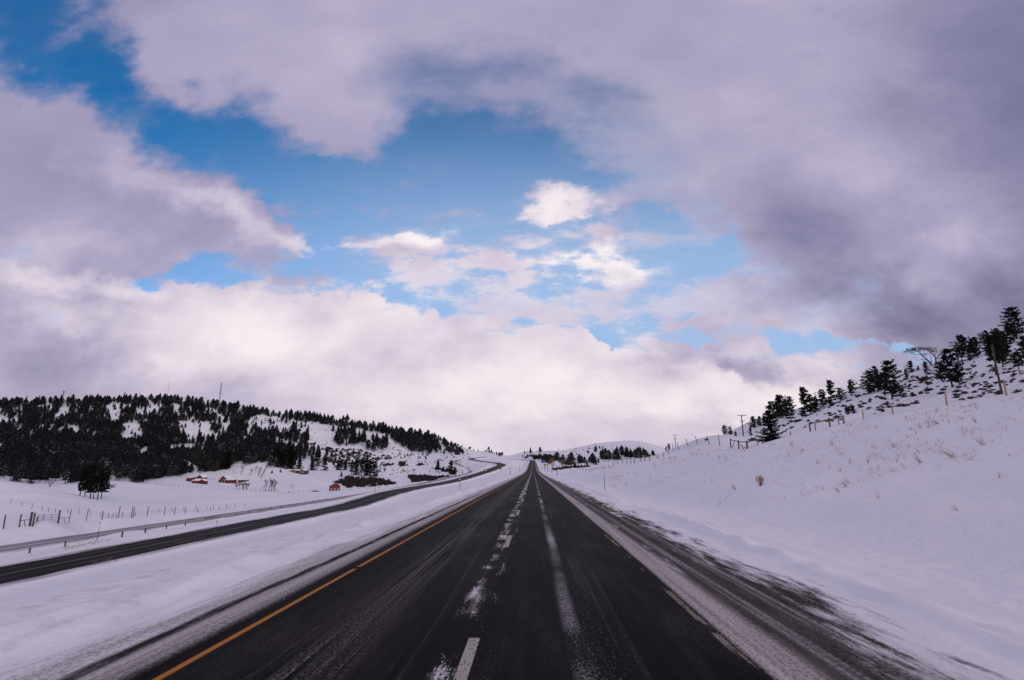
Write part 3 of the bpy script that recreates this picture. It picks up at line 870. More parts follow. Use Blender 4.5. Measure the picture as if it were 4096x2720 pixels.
for px, py, hp, key, wd, lab in RT:
    p = hit(px, py, 60)
    if p is None: p = at(px, 200)
    place_pine(key, p, hp * m_per_px(p) * 1.06, lab, 'pines and firs on the right hand hill', wide=wd * 1.02)
p = at(773.5, 97); place_pine('big_fir', p, 29.5 * m_per_px(p), 'big dark fir with wide skirts of branches beside the rail fence', 'pines and firs on the right hand hill', 0.6, 1.05)
for px, d, hp, key, lab in ((670.5, 185, 8, 'round_a', 'dark round pine behind the fence next to the far utility pole'), (667.4, 205, 7, 'fir_a', 'small pine showing behind the fence left of the far utility pole')):
    p = at(px, d); place_pine(key, p, hp * 0.8 * m_per_px(p), lab, 'pines and firs on the right hand hill')

# wind-bent, half bare pine on the crest
def bent_pine():
    p = hit(932, 366, 60)
    s = m_per_px(p)
    o = empty('bent_pine_tree', p, 'wind bent pine with bare forked trunk and flat crown swept left on the crest', 'tree')
    tr, cr = MB(), MB()
    V3 = lambda x, z, y=0.0: Vector((x * s, y * s, z * s))
    limbs = [
        ([(1, -2), (-2, 5), (-5, 9), (-7, 12), (-9, 16), (-14, 17.5), (-20, 18)], [0.9, .75, .65, .55, .42, .3, .12]),
        ([(3, -2), (4, 6), (3.4, 10), (1, 13), (-1.5, 16.5)], [.8, .65, .5, .38, .12]),
        ([(4, 6), (7, 10), (11, 14), (13, 16)], [.45, .36, .22, .08]),
        ([(0, 3), (0.2, 8), (-0.6, 12)], [.4, .3, .1]),
        ([(-3, 6), (-8, 7.5), (-12, 6)], [.3, .2, .06]), ([(-2, 4), (-7, 3.2), (-11, 1)], [.25, .16, .05]),
        ([(7, 10), (10, 10.5), (12, 9)], [.2, .14, .05]), ([(-7, 12), (-13, 13.5), (-17, 15)], [.3, .2, .08]), ([(3.4, 10), (6, 14), (5, 17.5)], [.3, .2, .06]), ([(-9, 16), (-6, 18.5), (-2, 19.5)], [.3, .2, .08]),
    ]
    for k, (pts, rr) in enumerate(limbs):
        tr.path([V3(x, z, 0.6 * math.sin(k + x * .3)) for x, z in pts], [q * s for q in rr], 5, 0)
    r = random.Random(5)
    for cx, cz, rx, rz_, n_ in ((-18, 17.5, 4.5, 1.8, 110), (-13, 19, 5, 1.8, 120), (-8, 18.5, 5, 1.7, 110), (-3, 18, 4, 1.5, 80), (1, 16.5, 4, 2, 80), (3, 14.5, 3, 1.5, 50), (-4, 12.5, 2.5, 1.2, 36), (-14, 15.5, 3.5, 1, 40), (6, 18, 2, 1, 16)):
        for q in range(n_):
            c = V3(cx + r.gauss(0, rx * .5), cz + r.gauss(0, rz_ * .5), r.gauss(0, 2.4))
            e = Vector((r.uniform(-1, .6), r.uniform(-1, 1), r.uniform(-.3, .6))).normalized() * s * 1.5
            w = e.cross(Vector((r.uniform(-1, 1), r.uniform(-1, 1), 1))).normalized() * s * 0.34
            cr.add([c - w, c + e, c + w], [(0, 1, 2)], 0)
    rz = PSI - 0.0
    o.rotation_euler = (0, 0, -math.atan2(p[0], p[1]))
    tr.build('trunk', M['bark'], o); cr.build('crown', M['needle_dark'], o)
bent_pine()
def twig_thing(name, p, H, seed, label, cat='tree', group=None, mat='twig', **k):
    tr, tw = twig_tree(seed, H, **k)
    o = empty(name, p, label, cat, group)
    tr.build('trunk', M['bark'] if mat == 'twig' else M[mat], o); tw.build('branches', M[mat], o)
    return o
p = hit(941, 366, 60); twig_thing('bare_tree', p, 8 * m_per_px(p), 31, 'leafless low scrub tree right beside the wind bent pine', spread=1.0, depth=4, r0=0.03)
p = hit(846, 399, 60); twig_thing('bare_tree', p, 12 * m_per_px(p), 32, 'leaning leafless branch sticking out left of the round crest pine', spread=0.8, depth=3, r0=0.02)

# ---- sagebrush tufts on the right hill, one by one
SAGE = [bush_mb(200 + k, 80, R.uniform(0.9, 1.3)).mesh('sagebrush', M['sage']) for k in range(6)]
sage_spots = []
def in_poly(x, y, poly):
    c = False
    n_ = len(poly)
    for i in range(n_):
        x1, y1 = poly[i]; x2, y2 = poly[(i + 1) % n_]
        if (y1 > y) != (y2 > y) and x < (x2 - x1) * (y - y1) / (y2 - y1) + x1: c = not c
    return c
HILLP = [(770, 433), (790, 422), (830, 406), (865, 394), (900, 380), (935, 371), (960, 362), (990, 345), (1024, 340), (1024, 392), (1000, 395), (947, 403), (893, 411), (864, 416), (812, 427), (790, 430)]
k = 0
while k < 290:
    px, py = R.uniform(765, 1026), R.uniform(338, 434)
    if not in_poly(px, py, HILLP): continue
    if vnoise(np.array([px / 26.0]), np.array([py / 10.0]))[0] < -0.16: continue
    p = hit(px, py, 45)
    if p is None or p[2] < 8.6: continue
    hp = R.uniform(1.5, 4.3) * (0.55 + 0.7 * (py - 338) / 90 if px > 880 else 0.85)
    s = max(1.1, hp) * m_per_px(p)
    o = link_copy(R.choice(SAGE), 'sagebrush', p, (s * R.uniform(0.8, 1.5), s * R.uniform(0.8, 1.5), s * R.uniform(0.7, 1.0)), R.uniform(0, 6))
    tag(o, 'low dark sagebrush tuft poking through the snow on the right hand hill', 'shrub', 'sagebrush tufts on the right hand hill')
    k += 1
for px, py, hp, lab in ((706.5, 440.5, 2.6, 'small dark bush on the crest between leaning fence posts'), (753, 441, 4, 'dark low rounded shape behind the crest right of the utility pole'),  # shape behind the crest is unidentified; a sagebrush mesh stands in for it
                        (896, 389.5, 6, 'grey leafless bush on open snow right of the tallest cluster pine'), (500, 470, 2.2, 'dark small object on the snow by the bend of the lower road'), (923, 381.5, 7, 'loose grey bush on open snow below the small full fir')):  # object by the road bend is no known bush; bush mesh as stand-in
    p = hit(px, py, 40)
    s = hp * m_per_px(p)
    o = link_copy(SAGE[k % 6], 'bush', p, (s * 1.2, s * 1.2, s), 1.0 * k); tag(o, lab, 'shrub'); k += 1

# ---- dry plants on the near bank
TUFT = [tuft_mb(300 + k, 26, 1.0, 0.75, 0.006, 0.5).mesh('grass_tuft', M['straw']) for k in range(5)]
tuft_list = [(792, 446, 7, 'reddish curved grass tuft below the rail fence corner'), (745, 451, 5.5, 'pale grass tuft below the bent rail fence'), (818, 464.5, 6, 'small reddish grass tuft in mid bank, alone on smooth snow'),
 (735, 489.5, 8, 'thin forked reddish stalks low on the bank by the roadside'), (938, 424, 10, 'leaning straw tuft below the wire fence'), (976, 423, 9, 'leaning straw tuft right of another below the wire fence'),
 (984, 445, 14, 'tall arching straw plant high on the near bank at the right'), (954, 458, 17, 'largest spreading straw plant on the near bank'), (921, 463, 12, 'pinkish straw clump left of the largest straw plant'),
 (868, 463, 8, 'faint straw clump in the middle of the near bank'), (893, 448, 7, 'faint low straw tuft under the wire fence'), (921, 428, 9, 'upright straw stems just below the wire fence'),
 (846, 487, 11, 'slanting reddish weed on smooth lower snow'), (839, 492.5, 8, 'upright reddish stalk pair on smooth lower snow'), (727, 460, 4.5, 'small straw tuft on the near crest below the fence corner'),
 (879, 498, 6, 'small drooping weed right of the slanting reddish weed'), (957, 511, 9, 'sparse dry weed at the right on smooth snow'), (1000, 478, 8, 'dry weed cut low near the right edge of the picture'), (655, 468, 3.5, 'small straw tuft under the fence line far along the bank')]
for i, (px, py, hp, lab) in enumerate(tuft_list):
    p = hit(px, py, 15)
    s = hp * 1.3 * m_per_px(p)
    o = link_copy(TUFT[i % 5], 'grass_tuft', p, (s * R.uniform(.7, 1.1), s * R.uniform(.7, 1.1), s * 1.1), R.uniform(0, 6)); o.rotation_euler = (R.uniform(-.15, .15), R.uniform(-0.75, 0.1), R.uniform(-.5, .5))
    tag(o, lab, 'grass', 'dry grass tufts on the near bank')
p = hit(760.5, 486, 15); s = 10.5 * m_per_px(p)
b = MB(); r_ = random.Random(8)
for k in range(26):
    a = r_.uniform(0, 6.283); q = r_.uniform(0.1, 1)
    x0, y0 = math.cos(a) * 0.16 * q, math.sin(a) * 0.16 * q
    h = r_.uniform(0.6, 1.0)
    b.path([(x0 * .3, y0 * .3, -0.05), (x0 * 2.0, y0 * 2.0, h * .45), (x0 * 2.6, y0 * 2.6, h * .8), (x0 * 2.4, y0 * 2.4, h)], [.013, .013, .022, .008], 4)
o = b.build('weed_clump', M['stalk'], None, p); o.scale = (s, s, s)
tag(o, 'upright rust brown weed clump standing alone on the near bank', 'plant')

def scatter_mesh(name, protos, spots, mats, label):
    """spots: (x,y,z,sx,sz,rz,proto) -> one mesh"""
    V, Fc, I, b0 = [], [], [], 0
    arr = []
    for m in protos:
        v = np.array(m.v); t, mi = [], []
        for f, k in zip(m.f, m.m):
            for q in range(1, len(f) - 1): t.append((f[0], f[q], f[q + 1])); mi.append(k)
        arr.append((v, np.array(t), np.array(mi)))
    for x, y, z, sx, sz, rz, k in spots:
        v, t, mi = arr[k]
        c, s = math.cos(rz), math.sin(rz)
        w = np.stack([(v[:, 0] * c - v[:, 1] * s) * sx + x, (v[:, 0] * s + v[:, 1] * c) * sx + y, v[:, 2] * sz + z], 1)
        V.append(w); Fc.append(t + b0); I.append(mi); b0 += len(v)
    o = np_mesh(name, np.concatenate(V), np.concatenate(Fc), mats, matidx=np.concatenate(I), smooth=False)
    return tag(o, label, kind='stuff')

spots = []
while len(spots) < 850:
    px, py = R.uniform(610, 1024), R.uniform(400, 530)
    lim = float(np.interp(px, [600, 650, 700, 763, 844, 947, 1024], [468, 462, 448, 445, 425, 407, 396]))
    low = lim + (60 if px > 700 else 22) * R.random() ** 1.4 + 1.5
    if vnoise(np.array([px / 19.0]), np.array([low / 7.0]))[0] < R.uniform(-0.25, 0.25): continue
    p = hit(px, low, 14)
    if p is None: continue
    s = R.uniform(1.2, 4.2 if px < 800 else 6.0) * m_per_px(p) * (1 if R.random() < .85 else 1.9)
    spots.append((*p, s, s * R.uniform(.5, 1.1), R.uniform(0, 6.28), R.randrange(4)))
sg = [tuft_mb(330 + k, 7, 1.0, 1.0, 0.012, 0.6) for k in range(4)]
tag(scatter_mesh('dry_grass', sg, spots, [M['straw']], 'scattered thin dry grass stems on the near snow bank'), cat='grass')
spots = []
def weed_line(pts, n_, wpx, h0, h1):
    for _ in range(n_):
        t = R.random() * (len(pts) - 1); i = int(t); f = t - i
        px = pts[i][0] * (1 - f) + pts[i + 1][0] * f + R.gauss(0, wpx); py = pts[i][1] * (1 - f) + pts[i + 1][1] * f + R.gauss(0, 0.5)
        p = hit(px, py, 15)
        if p is None: continue
        s = R.uniform(h0, h1) * m_per_px(p)
        spots.append((*p, s * 1.3, s, R.uniform(0, 6.28), R.randrange(4)))
weed_line([(509, 469), (517, 466), (524, 463.5)], 90, 0.8, 0.4, 1.1)
weed_line([(62, 549.5), (85, 545), (110, 540)], 170, 3, 1.0, 3.2)
weed_line([(30, 556), (62, 550)], 60, 3, 0.6, 1.8)
weed_line([(96, 567), (118, 562.5)], 12, 3, 4, 10)
weed_line([(180, 545), (200, 540)], 26, 3, 2, 5)
weed_line([(160, 505), (175, 504), (200, 502)], 90, 2, 0.5, 1.2)
weed_line([(470, 477), (500, 470)], 20, 1, 0.4, 0.8)
tag(scatter_mesh('weeds', sg, spots, [M['straw']], 'dry roadside weeds along the lower road and median'), cat='grass')

# ------------------------------------------------------------------ forest on the left hill
Z1 = lambda *a: [(x / 9.223, 370 + y / 9.223) for x, y in a]
Z2 = lambda *a: [(175 + x / 9.223, 370 + y / 9.223) for x, y in a]
Z3 = lambda *a: [(400 + x / 11.805, 400 + y / 11.805) for x, y in a]
OPEN = [Z1((1640, 480), (1990, 490), (1960, 560), (1900, 640), (1650, 620)), Z1((1110, 500), (1300, 510), (1280, 650), (1120, 650)), Z1((1260, 740), (1420, 745), (1400, 800), (1260, 805)),
        Z1((1570, 285), (1700, 290), (1660, 400), (1600, 340)), Z1((990, 370), (1140, 375), (1060, 480)), Z1((480, 440), (600, 350), (680, 345), (610, 410), (500, 460)),
        Z1((1480, 720), (1700, 700), (2000, 730), (1800, 760), (1560, 770)), Z1((1640, 830), (1820, 880), (1780, 930), (1660, 880)),
        Z2((700, 480), (790, 400), (1000, 420), (1400, 500), (1700, 530), (1860, 560), (1700, 610), (1200, 625), (900, 600), (640, 560)),
        Z2((760, 650), (1240, 640), (1480, 690), (1820, 690), (1700, 760), (1150, 750), (900, 700)),
        Z2((1790, 640), (2000, 660), (2361, 800), (2361, 1000), (1900, 900), (1800, 800))]
def opened(px, py):
    return any(in_poly(px, py, o) for o in OPEN)
RIDGE = ([-5, 0, 80, 160, 236, 278, 347, 390, 430, 455, 494, 505], [406, 405.5, 403, 401.5, 409.5, 416, 425.5, 432.5, 440, 445, 451.5, 456.5])
LOWER = ([-5, 0, 30, 52, 70, 100, 140, 165, 186, 210, 240, 262, 270, 300, 330, 347, 375, 400, 440, 470], [480, 480, 484, 484, 484, 480, 483, 478.5, 475.5, 471, 467, 462, 468.5, 469, 470, 468, 458, 452, 456.5, 457.5])
forest = []
def add_tree(px, py, hp, zone, dmin=300):
    p = hit(px, py, dmin)
    if p is None: return
    d = fdist(p)
    if d > 1800: return
    H = hp * d / F
    forest.append((H / d, p, H, zone))
tries = 0
while tries < 9500:
    tries += 1
    px = R.uniform(-6, 300)
    lo, hi = np.interp(px, *RIDGE), np.interp(px, *LOWER)
    py = R.uniform(lo, hi)
    if opened(px, py):
        if R.random() > 0.05: continue
        add_tree(px, py, R.uniform(1.5, 6), 'open'); continue
    f = (py - lo) / max(1, hi - lo)
    if opened(px, py - 5) and R.random() < 0.8: continue
    if opened(px, py - 9) and R.random() < 0.4: continue
    h = 7.0 + 11 * f ** 1.5 if px < 185 else 6.5 + 6.5 * f
    clump = vnoise(np.array([px / 14.0]), np.array([py / 8.0]))[0]
    if clump < -0.14 and R.random() < 0.75: continue
    if R.random() > (0.50 + 0.30 * f if px < 185 else 0.40): continue
    add_tree(px, py, h * R.uniform(0.6, 1.2), 'dense')
# ridge crown line
for _ in range(420):
    px = R.uniform(-6, 503)
    y = np.interp(px, *RIDGE)
    add_tree(px, y + R.uniform(-0.3, 2.6), (R.uniform(5.5, 10) if px < 240 else R.uniform(4, 8.2) if px < 420 else R.uniform(2.0, 4.6)) * (1 if R.random() < .8 else 0.6), 'ridge')
# trees of the middle and right part of the hill
for poly, n_, h0, h1, z in (
    (Z2((1000, 370), (1550, 470), (1560, 520), (1280, 490), (1000, 430)), 110, 4.5, 8, 'ridge'),
    (Z2((1550, 480), (2050, 540), (2361, 620), (2361, 770), (2150, 760), (2050, 680), (1880, 580), (1600, 520)), 170, 5, 10, 'ridge'),
    (Z3((0, 400), (200, 380), (450, 480), (640, 560), (640, 650), (300, 640), (30, 560)), 130, 5, 10, 'ridge'),
    (Z2((720, 540), (1000, 600), (1230, 640), (1240, 690), (900, 650), (700, 600)), 60, 4, 9, 'open'),
    (Z2((1080, 560), (1230, 600), (1220, 700), (1060, 700)), 26, 6, 11, 'open'),
    (Z2((1440, 540), (1700, 600), (1720, 700), (1480, 700)), 48, 6, 11, 'open'),
    (Z2((1690, 640), (1750, 560), (1780, 680), (1700, 720)), 7, 9, 14, 'open'),
    (Z2((1750, 700), (1960, 640), (1950, 770), (1780, 760)), 30, 6, 12, 'open'),
    (Z2((820, 480), (1100, 440), (1300, 500), (1250, 560), (900, 540)), 34, 2, 6, 'open'),
    (Z2((700, 680), (1150, 720), (1400, 800), (1380, 880), (900, 800), (720, 760)), 90, 6, 13, 'dense'),
    (Z2((600, 700), (900, 740), (900, 850), (620, 880)), 60, 9, 15, 'dense'),
    (Z3((460, 420), (640, 470), (800, 520), (960, 530), (800, 500)), 34, 2, 5.5, 'ridge'),
    (Z3((760, 560), (900, 560), (880, 640), (780, 620)), 12, 1.5, 4, 'open'),
    (Z3((1140, 580), (1230, 600), (1240, 630), (1180, 615)), 8, 1.2, 3, 'ridge'),
    (Z2((2010, 780), (2361, 780), (2361, 830), (2020, 815)), 20, 2, 4, 'open'),
):
    xs, ys = [q[0] for q in poly], [q[1] for q in poly]
    c = 0; t_ = 0
    while c < n_ and t_ < 6000:
        t_ += 1
        px, py = R.uniform(min(xs), max(xs)), R.uniform(min(ys), max(ys))
        if in_poly(px, py, poly):
            add_tree(px, py, R.uniform(h0, h1), z); c += 1
# far centre-right stand
centre = []
def add_centre(px, py, hp):
    p = hit(px, py, 400)
    if p is None: return
    centre.append((px, py, p, 1.18 * hp * m_per_px(p)))
for px, py, hp in ((530.4, 453.2, 5.4), (540.2, 453.6, 6), (524.5, 453.6, 2), (557, 459.3, 6.5), (550, 457, 3.2), (563.5, 466.6, 10.5), (566.5, 466.5, 7), (571.6, 466.6, 12.4), (570, 466.8, 9), (579, 465.8, 10.5), (581.5, 465.9, 9),
                   (584.5, 465.6, 7.5), (590, 465, 7), (593.5, 464.8, 10.2), (598.5, 464, 5), (603, 461.8, 12), (605.8, 461.6, 11.6), (609, 461.4, 10), (601, 459, 8), (614, 461.2, 8), (617.5, 460, 12), (616, 456, 6), (595.6, 453.2, 6.2), (588, 453.5, 3), (576.5, 455.5, 2.2), (599.5, 448.5, 2), (602.8, 448.3, 2), (588.5, 449, 2),
                   (558.8, 463, 3), (560.5, 463.4, 4.5), (549, 464.5, 5), (575, 467, 4), (587, 466, 5), (596, 465, 5)):
    add_centre(px, py, hp)
for _ in range(46):
    px = R.uniform(616, 655)
    py = R.uniform(455, 459.5) - (px - 616) * 0.02
    add_centre(px, py, R.uniform(4, 8.5) * float(np.interp(px, [616, 640, 656], [1.1, 0.9, 0.55])))
for _ in range(26):
    add_centre(R.uniform(521, 540), R.uniform(456.5, 459), R.uniform(1.2, 2.8))

# ---- middle distance trees with trunk and crown
MT = [
 (227, 469.3, 17.5, 'dark_b', 1.3, 'dark fir alone on the left shoulder of the snowy knoll'),
 (275, 467.5, 20, 'dark_a', 1.0, 'pine at the left end of the grove behind the knoll crest'), (279, 468, 17, 'dark_b', 1.0, 'fir second from the left in the grove behind the knoll'),
 (286, 469.5, 22, 'dark_a', 0.9, 'tall pine left of the brown house in the grove'), (290, 470, 24, 'dark_b', 0.9, 'tallest fir of the grove just behind the brown house'), (294, 470, 19, 'dark_a', 0.9, 'pine behind the middle of the brown house'),
 (299, 470, 14, 'dark_b', 1.0, 'shorter fir behind the right half of the brown house'), (311.7, 470.5, 14, 'dark_b', 1.0, 'fir right of the brown house, left one of a pair'), (317, 470.5, 16.5, 'dark_a', 0.9, 'tall pine right of the brown house, right one of a pair'),
 (324.7, 470.6, 12.5, 'fir_a', 1.4, 'snow dusted broad fir alone right of the brown house'), (337.5, 470.3, 10, 'dark_b', 1.2, 'short fir on the second knoll, left one of three'), (341, 470.3, 10.5, 'dark_a', 1.1, 'short pine on the second knoll, middle one of three'), (345.5, 470.5, 11, 'dark_b', 1.1, 'short fir on the second knoll, right one of three'),
 (351.5, 475, 13.5, 'dark_a', 1.1, 'pine at the left of the clump above the red barn'), (356, 475.5, 15.5, 'dark_b', 1.1, 'fir in the left half of the clump above the red barn'), (361.5, 476.5, 16, 'dark_a', 1.1, 'pine in the middle of the clump above the red barn'), (366, 476.5, 17.5, 'dark_b', 1.0, 'tall fir in the right half of the clump above the red barn'), (370, 477.5, 17, 'dark_a', 1.1, 'pine near the right end of the clump above the red barn'), (374.8, 478.5, 16, 'pine_b', 1.1, 'open pine at the right end of the clump above the red barn'),
 (341, 477.3, 5.2, 'fir_b', 1.5, 'tiny fir on open snow left of the clump above the red barn'), (272, 473.5, 3.2, 'fir_b', 1.7, 'tiny fir on the knoll left of the brown house'), (280.5, 472.5, 3.2, 'fir_a', 1.6, 'tiny fir on the knoll nearer to the brown house'),
 (438, 470.3, 10.2, 'dark_b', 1.1, 'fir at the left of the pair beyond the frontage lane bend'), (451, 475.5, 13.5, 'dark_a', 0.9, 'taller pine of the pair beyond the frontage lane bend'), (454.5, 475.6, 8, 'round_a', 1.2, 'low bushy pine at the foot of the taller bend pine'), (443.5, 472, 5.5, 'dark_b', 1.4, 'low fir between the pair beyond the lane bend'),
 (31, 484.2, 7.5, 'fir_a', 1.6, 'small snowy fir alone in front of the forest edge'),
 (80, 496, 25, 'clump_b', 1.0, 'pine at the left of the black roadside clump in the field'), (84.8, 496.6, 28, 'clump_a', 0.9, 'fir second from left in the black clump in the field'), (90, 498.5, 31, 'clump_b', 0.85, 'tall pine in the middle of the black clump in the field'),
 (93, 499.2, 22, 'clump_a', 1.0, 'pine with several dark stems in the black clump in the field'), (97.5, 499.6, 28, 'clump_a', 0.9, 'fir at the right front of the black clump in the field'), (101, 498.8, 22, 'clump_a', 1.1, 'leaning pine at the right of the black clump in the field'),
]
for px, py, hp, key, wd, lab in MT:
    p = hit(px, py, 100)
    place_pine(key, p, hp * m_per_px(p), lab, 'trees around the farm and field', wide=wd)

forest.sort(key=lambda t: -t[0])
FT = {'dense': 'snow dusted pine crowded into the dense forest on the left hill', 'ridge': 'small dark pine along the ridge line of the left hill', 'open': 'scattered pine standing on open snow halfway up the left hill'}
NIND = 300 - len(centre) - len(RT) - 3 - len(MT)
stuff_spots = []
for k, (sz, p, H, zone) in enumerate(forest):
    j = R.choice((1, 4, 5, 1, 4, 7)) if zone == 'ridge' else R.randrange(8)
    wd = H * R.uniform(0.9, 1.35)
    if k < NIND:
        o = link_copy(FAR[j][0], 'pine_tree', p, (wd, wd, H), R.uniform(0, 6.28))
        tag(o, FT[zone], 'tree', {'dense': 'pines of the dense forest on the left hill', 'ridge': 'pines along the left ridge line', 'open': 'pines on open snow of the left hill'}[zone])
    else:
        stuff_spots.append((*p, wd, H, R.uniform(0, 6.28), j))
tag(scatter_mesh('pine_forest', FARB, stuff_spots, [M['needle_far'], M['bark']], 'snow dusted pine forest covering the left hillside'), cat='forest')
for px, py, p, H in centre:
    j = R.randrange(8); wd = H * R.uniform(1.3, 1.9)
    o = link_copy(FAR[j][0], 'pine_tree', p, (wd, wd, H), R.uniform(0, 6.28))
    tag(o, 'distant dark pine in the stand beyond the road signs and right bank' if px > 545 else 'distant small pine beside the far left bend of the highway', 'tree', 'distant pines right of the highway' if px > 545 else 'distant pines by the far bend')

# leafless trees by the barns
BT = [(247, 478.5, 7, 'left'), ]
k = 0
for px, py, hp, lab, mat, kw in (
    (265.8, 491, 10.5, 'leafless tree at the left of the bare grove by the field fence', 'twig', dict(spread=.5, depth=4)),
    (268.5, 491.3, 11.5, 'tallest leafless tree of the bare grove by the field fence', 'twig', dict(spread=.5, depth=4)),
    (271.3, 491.3, 11.3, 'leafless tree right of the tallest in the bare grove', 'twig', dict(spread=.5, depth=4)),
    (273.6, 491, 10.5, 'slim leafless tree in the right part of the bare grove', 'twig', dict(spread=.5, depth=4)),
    (275.8, 490.5, 9, 'leafless tree at the right edge of the bare grove, leaning out', 'twig', dict(spread=.7, depth=4)),
    (263.5, 490.3, 5.5, 'short leafless tree just left of the bare grove', 'twig', dict(spread=.6, depth=3)),
    (292.8, 490, 5.6, 'small round leafless tree of pinkish twigs standing alone in the field', 'twig_red', dict(spread=.9, depth=4)),
    (236, 489.3, 6.5, 'leafless shrub tree at the left of the brush by the barn shed', 'twig', dict(spread=.7, depth=4, multi=3)),
    (238.5, 489.6, 6.5, 'leafless stem with dark trunk in the brush by the barn shed', 'twig', dict(spread=.5, depth=4)),
    (242.5, 489.7, 7, 'rounded leafless shrub at the middle of the brush by the barn shed', 'twig', dict(spread=.8, depth=4, multi=4)),
    (246.5, 489.6, 6.8, 'rounded leafless shrub at the right of the brush by the barn shed', 'twig', dict(spread=.8, depth=4, multi=4)),
    (233.5, 474.3, 4, 'thin bare sapling at the left of the knoll saplings', 'twig', dict(spread=.5, depth=3)),
    (235.8, 474, 4.2, 'thin bare sapling second from left on the knoll', 'twig', dict(spread=.5, depth=3)),
    (241.2, 475, 8.5, 'taller bare sapling in the middle of the knoll saplings', 'twig', dict(spread=.5, depth=4)),
    (250, 476.8, 7.5, 'bare sapling lower down on the knoll', 'twig', dict(spread=.6, depth=4)),
    (255.5, 473, 6, 'bare sapling near the top of the knoll', 'twig', dict(spread=.5, depth=4)),
    (259, 475.8, 7.5, 'bare bushy sapling left of the straight fence line on the knoll', 'twig', dict(spread=.7, depth=4, multi=2)),
    (49.5, 487.2, 6.5, 'leafless sprawling bush on the rim of the left mound', 'twig', dict(spread=1.2, depth=4, multi=3)),
    (553.6, 469, 10, 'leafless reddish shrub tree right of the yellow sign', 'twig_red', dict(spread=.6, depth=4, multi=4)),
    (562, 468, 7, 'leafless reddish shrub tree beneath the distant pine stand', 'twig_red', dict(spread=.7, depth=4, multi=3)),
    (587, 466.2, 6, 'leafless reddish tree at the right of the distant pine stand', 'twig_red', dict(spread=.6, depth=4, multi=2)),
    (452, 465, 5, 'grey leafless shrub behind the pair of lane bend pines', 'twig', dict(spread=.8, depth=4, multi=4)),
    (384, 472.5, 4.5, 'grey leafless shrub right of the clump above the red barn', 'twig', dict(spread=1.0, depth=4, multi=5)),
    (403, 473, 4, 'pale leafless shrub on open snow beyond the lower road', 'twig_red', dict(spread=1.0, depth=4, multi=5)),
    ):
    p = hit(px, py, 100)
    twig_thing('bare_tree', p, hp * m_per_px(p), 400 + k, lab, 'tree', 'leafless trees and shrubs of the valley', mat, **kw); k += 1

# brush thickets (uncountable)
BUSH = [bush_mb(500 + k, 44, 0.9) for k in range(5)]
def thicket(polys, dens, h0, h1, label):
    sp = []
    for poly in polys:
        xs, ys = [q[0] for q in poly], [q[1] for q in poly]
        area = abs(sum(poly[i][0] * poly[(i + 1) % len(poly)][1] - poly[(i + 1) % len(poly)][0] * poly[i][1] for i in range(len(poly)))) / 2
        n_, c, t_ = int(area * dens), 0, 0
        while c < n_ and t_ < n_ * 40:
            t_ += 1
            px, py = R.uniform(min(xs), max(xs)), R.uniform(min(ys), max(ys))
            if not in_poly(px, py, poly): continue
            p = hit(px, py, 150); c += 1
            if p is None: continue
            s = R.uniform(h0, h1) * m_per_px(p)
            sp.append((*p, s * R.uniform(.7, 1.2), s, R.uniform(0, 6.28), R.randrange(5)))
    tag(scatter_mesh('brush_thicket', BUSH, sp, [M['brush']], label), cat='thicket')
thicket([Z2((1450, 1050), (1560, 1000), (1850, 1010), (1960, 1030), (2040, 1060), (1850, 1075), (1560, 1090), (1540, 1065))], 0.8, 1.0, 4.6, 'brown brush thicket behind the small red barn')
thicket([Z3((80, 905), (230, 900), (440, 915), (600, 905), (440, 935), (400, 955), (150, 975), (120, 930))], 1.9, 1.2, 3.4, 'dark brush strip beside the lower road')
thicket([Z2((1380, 780), (1800, 760), (1880, 800), (1850, 870), (1480, 900), (1360, 830)), Z2((1340, 720), (1700, 740), (1760, 770), (1380, 770)), Z2((1840, 870), (2150, 860), (2130, 880), (1880, 890)), Z2((1900, 790), (2000, 800), (1990, 830), (1850, 830))], 0.42, 1.0, 2.8, 'grey brown brush patches on the lower hillside')
thicket([Z1((1600, 760), (1780, 760), (2050, 860), (2100, 910), (1980, 940), (1830, 900), (1640, 800)), Z1((1650, 900), (1770, 930), (1700, 970), (1600, 960))], 1.0, 3, 7, 'snowy brush at the forest foot above the red barns')
thicket([Z3((640, 600), (690, 555), (740, 590), (750, 650), (650, 650)), Z3((350, 800), (560, 830), (560, 855), (420, 820)), Z3((190, 770), (280, 765), (280, 778), (200, 780)), Z3((0, 745), (100, 745), (90, 775), (0, 790)), Z3((570, 830), (660, 850), (650, 890), (590, 880))], 0.75, 1.2, 3.6, 'dark brush clumps beyond the lower road bend')
thicket([[(541.5, 462), (545, 455.5), (556, 458), (563, 459.2), (556, 461), (548, 463)], [(533, 457), (541, 456), (542, 459), (534, 460)]], 2.2, 1.5, 3.5, 'dark purple brush slope behind the blue sign')
thicket([[(551, 470), (565, 467.6), (580, 466.8), (590, 466), (590, 467.2), (566, 468.8), (556, 470.6)]], 2.4, 1.0, 2.4, 'rust brown brush along the foot of the distant pines')
sp = []
for _ in range(260):
    px, py = R.uniform(372, 470), R.uniform(440, 478)
    if py < np.interp(px, *RIDGE) + 6: continue
    p = hit(px, py, 400)
    if p is None: continue
    s = R.uniform(0.5, 1.5) * m_per_px(p); sp.append((*p, s * 1.2, s, R.uniform(0, 6), R.randrange(5)))
for _ in range(220):
    px, py = R.uniform(250, 370), R.uniform(414, 455)
    if not opened(px, py): continue
    p = hit(px, py, 400); s = R.uniform(0.5, 1.3) * m_per_px(p); sp.append((*p, s * 1.2, s, R.uniform(0, 6), R.randrange(5)))
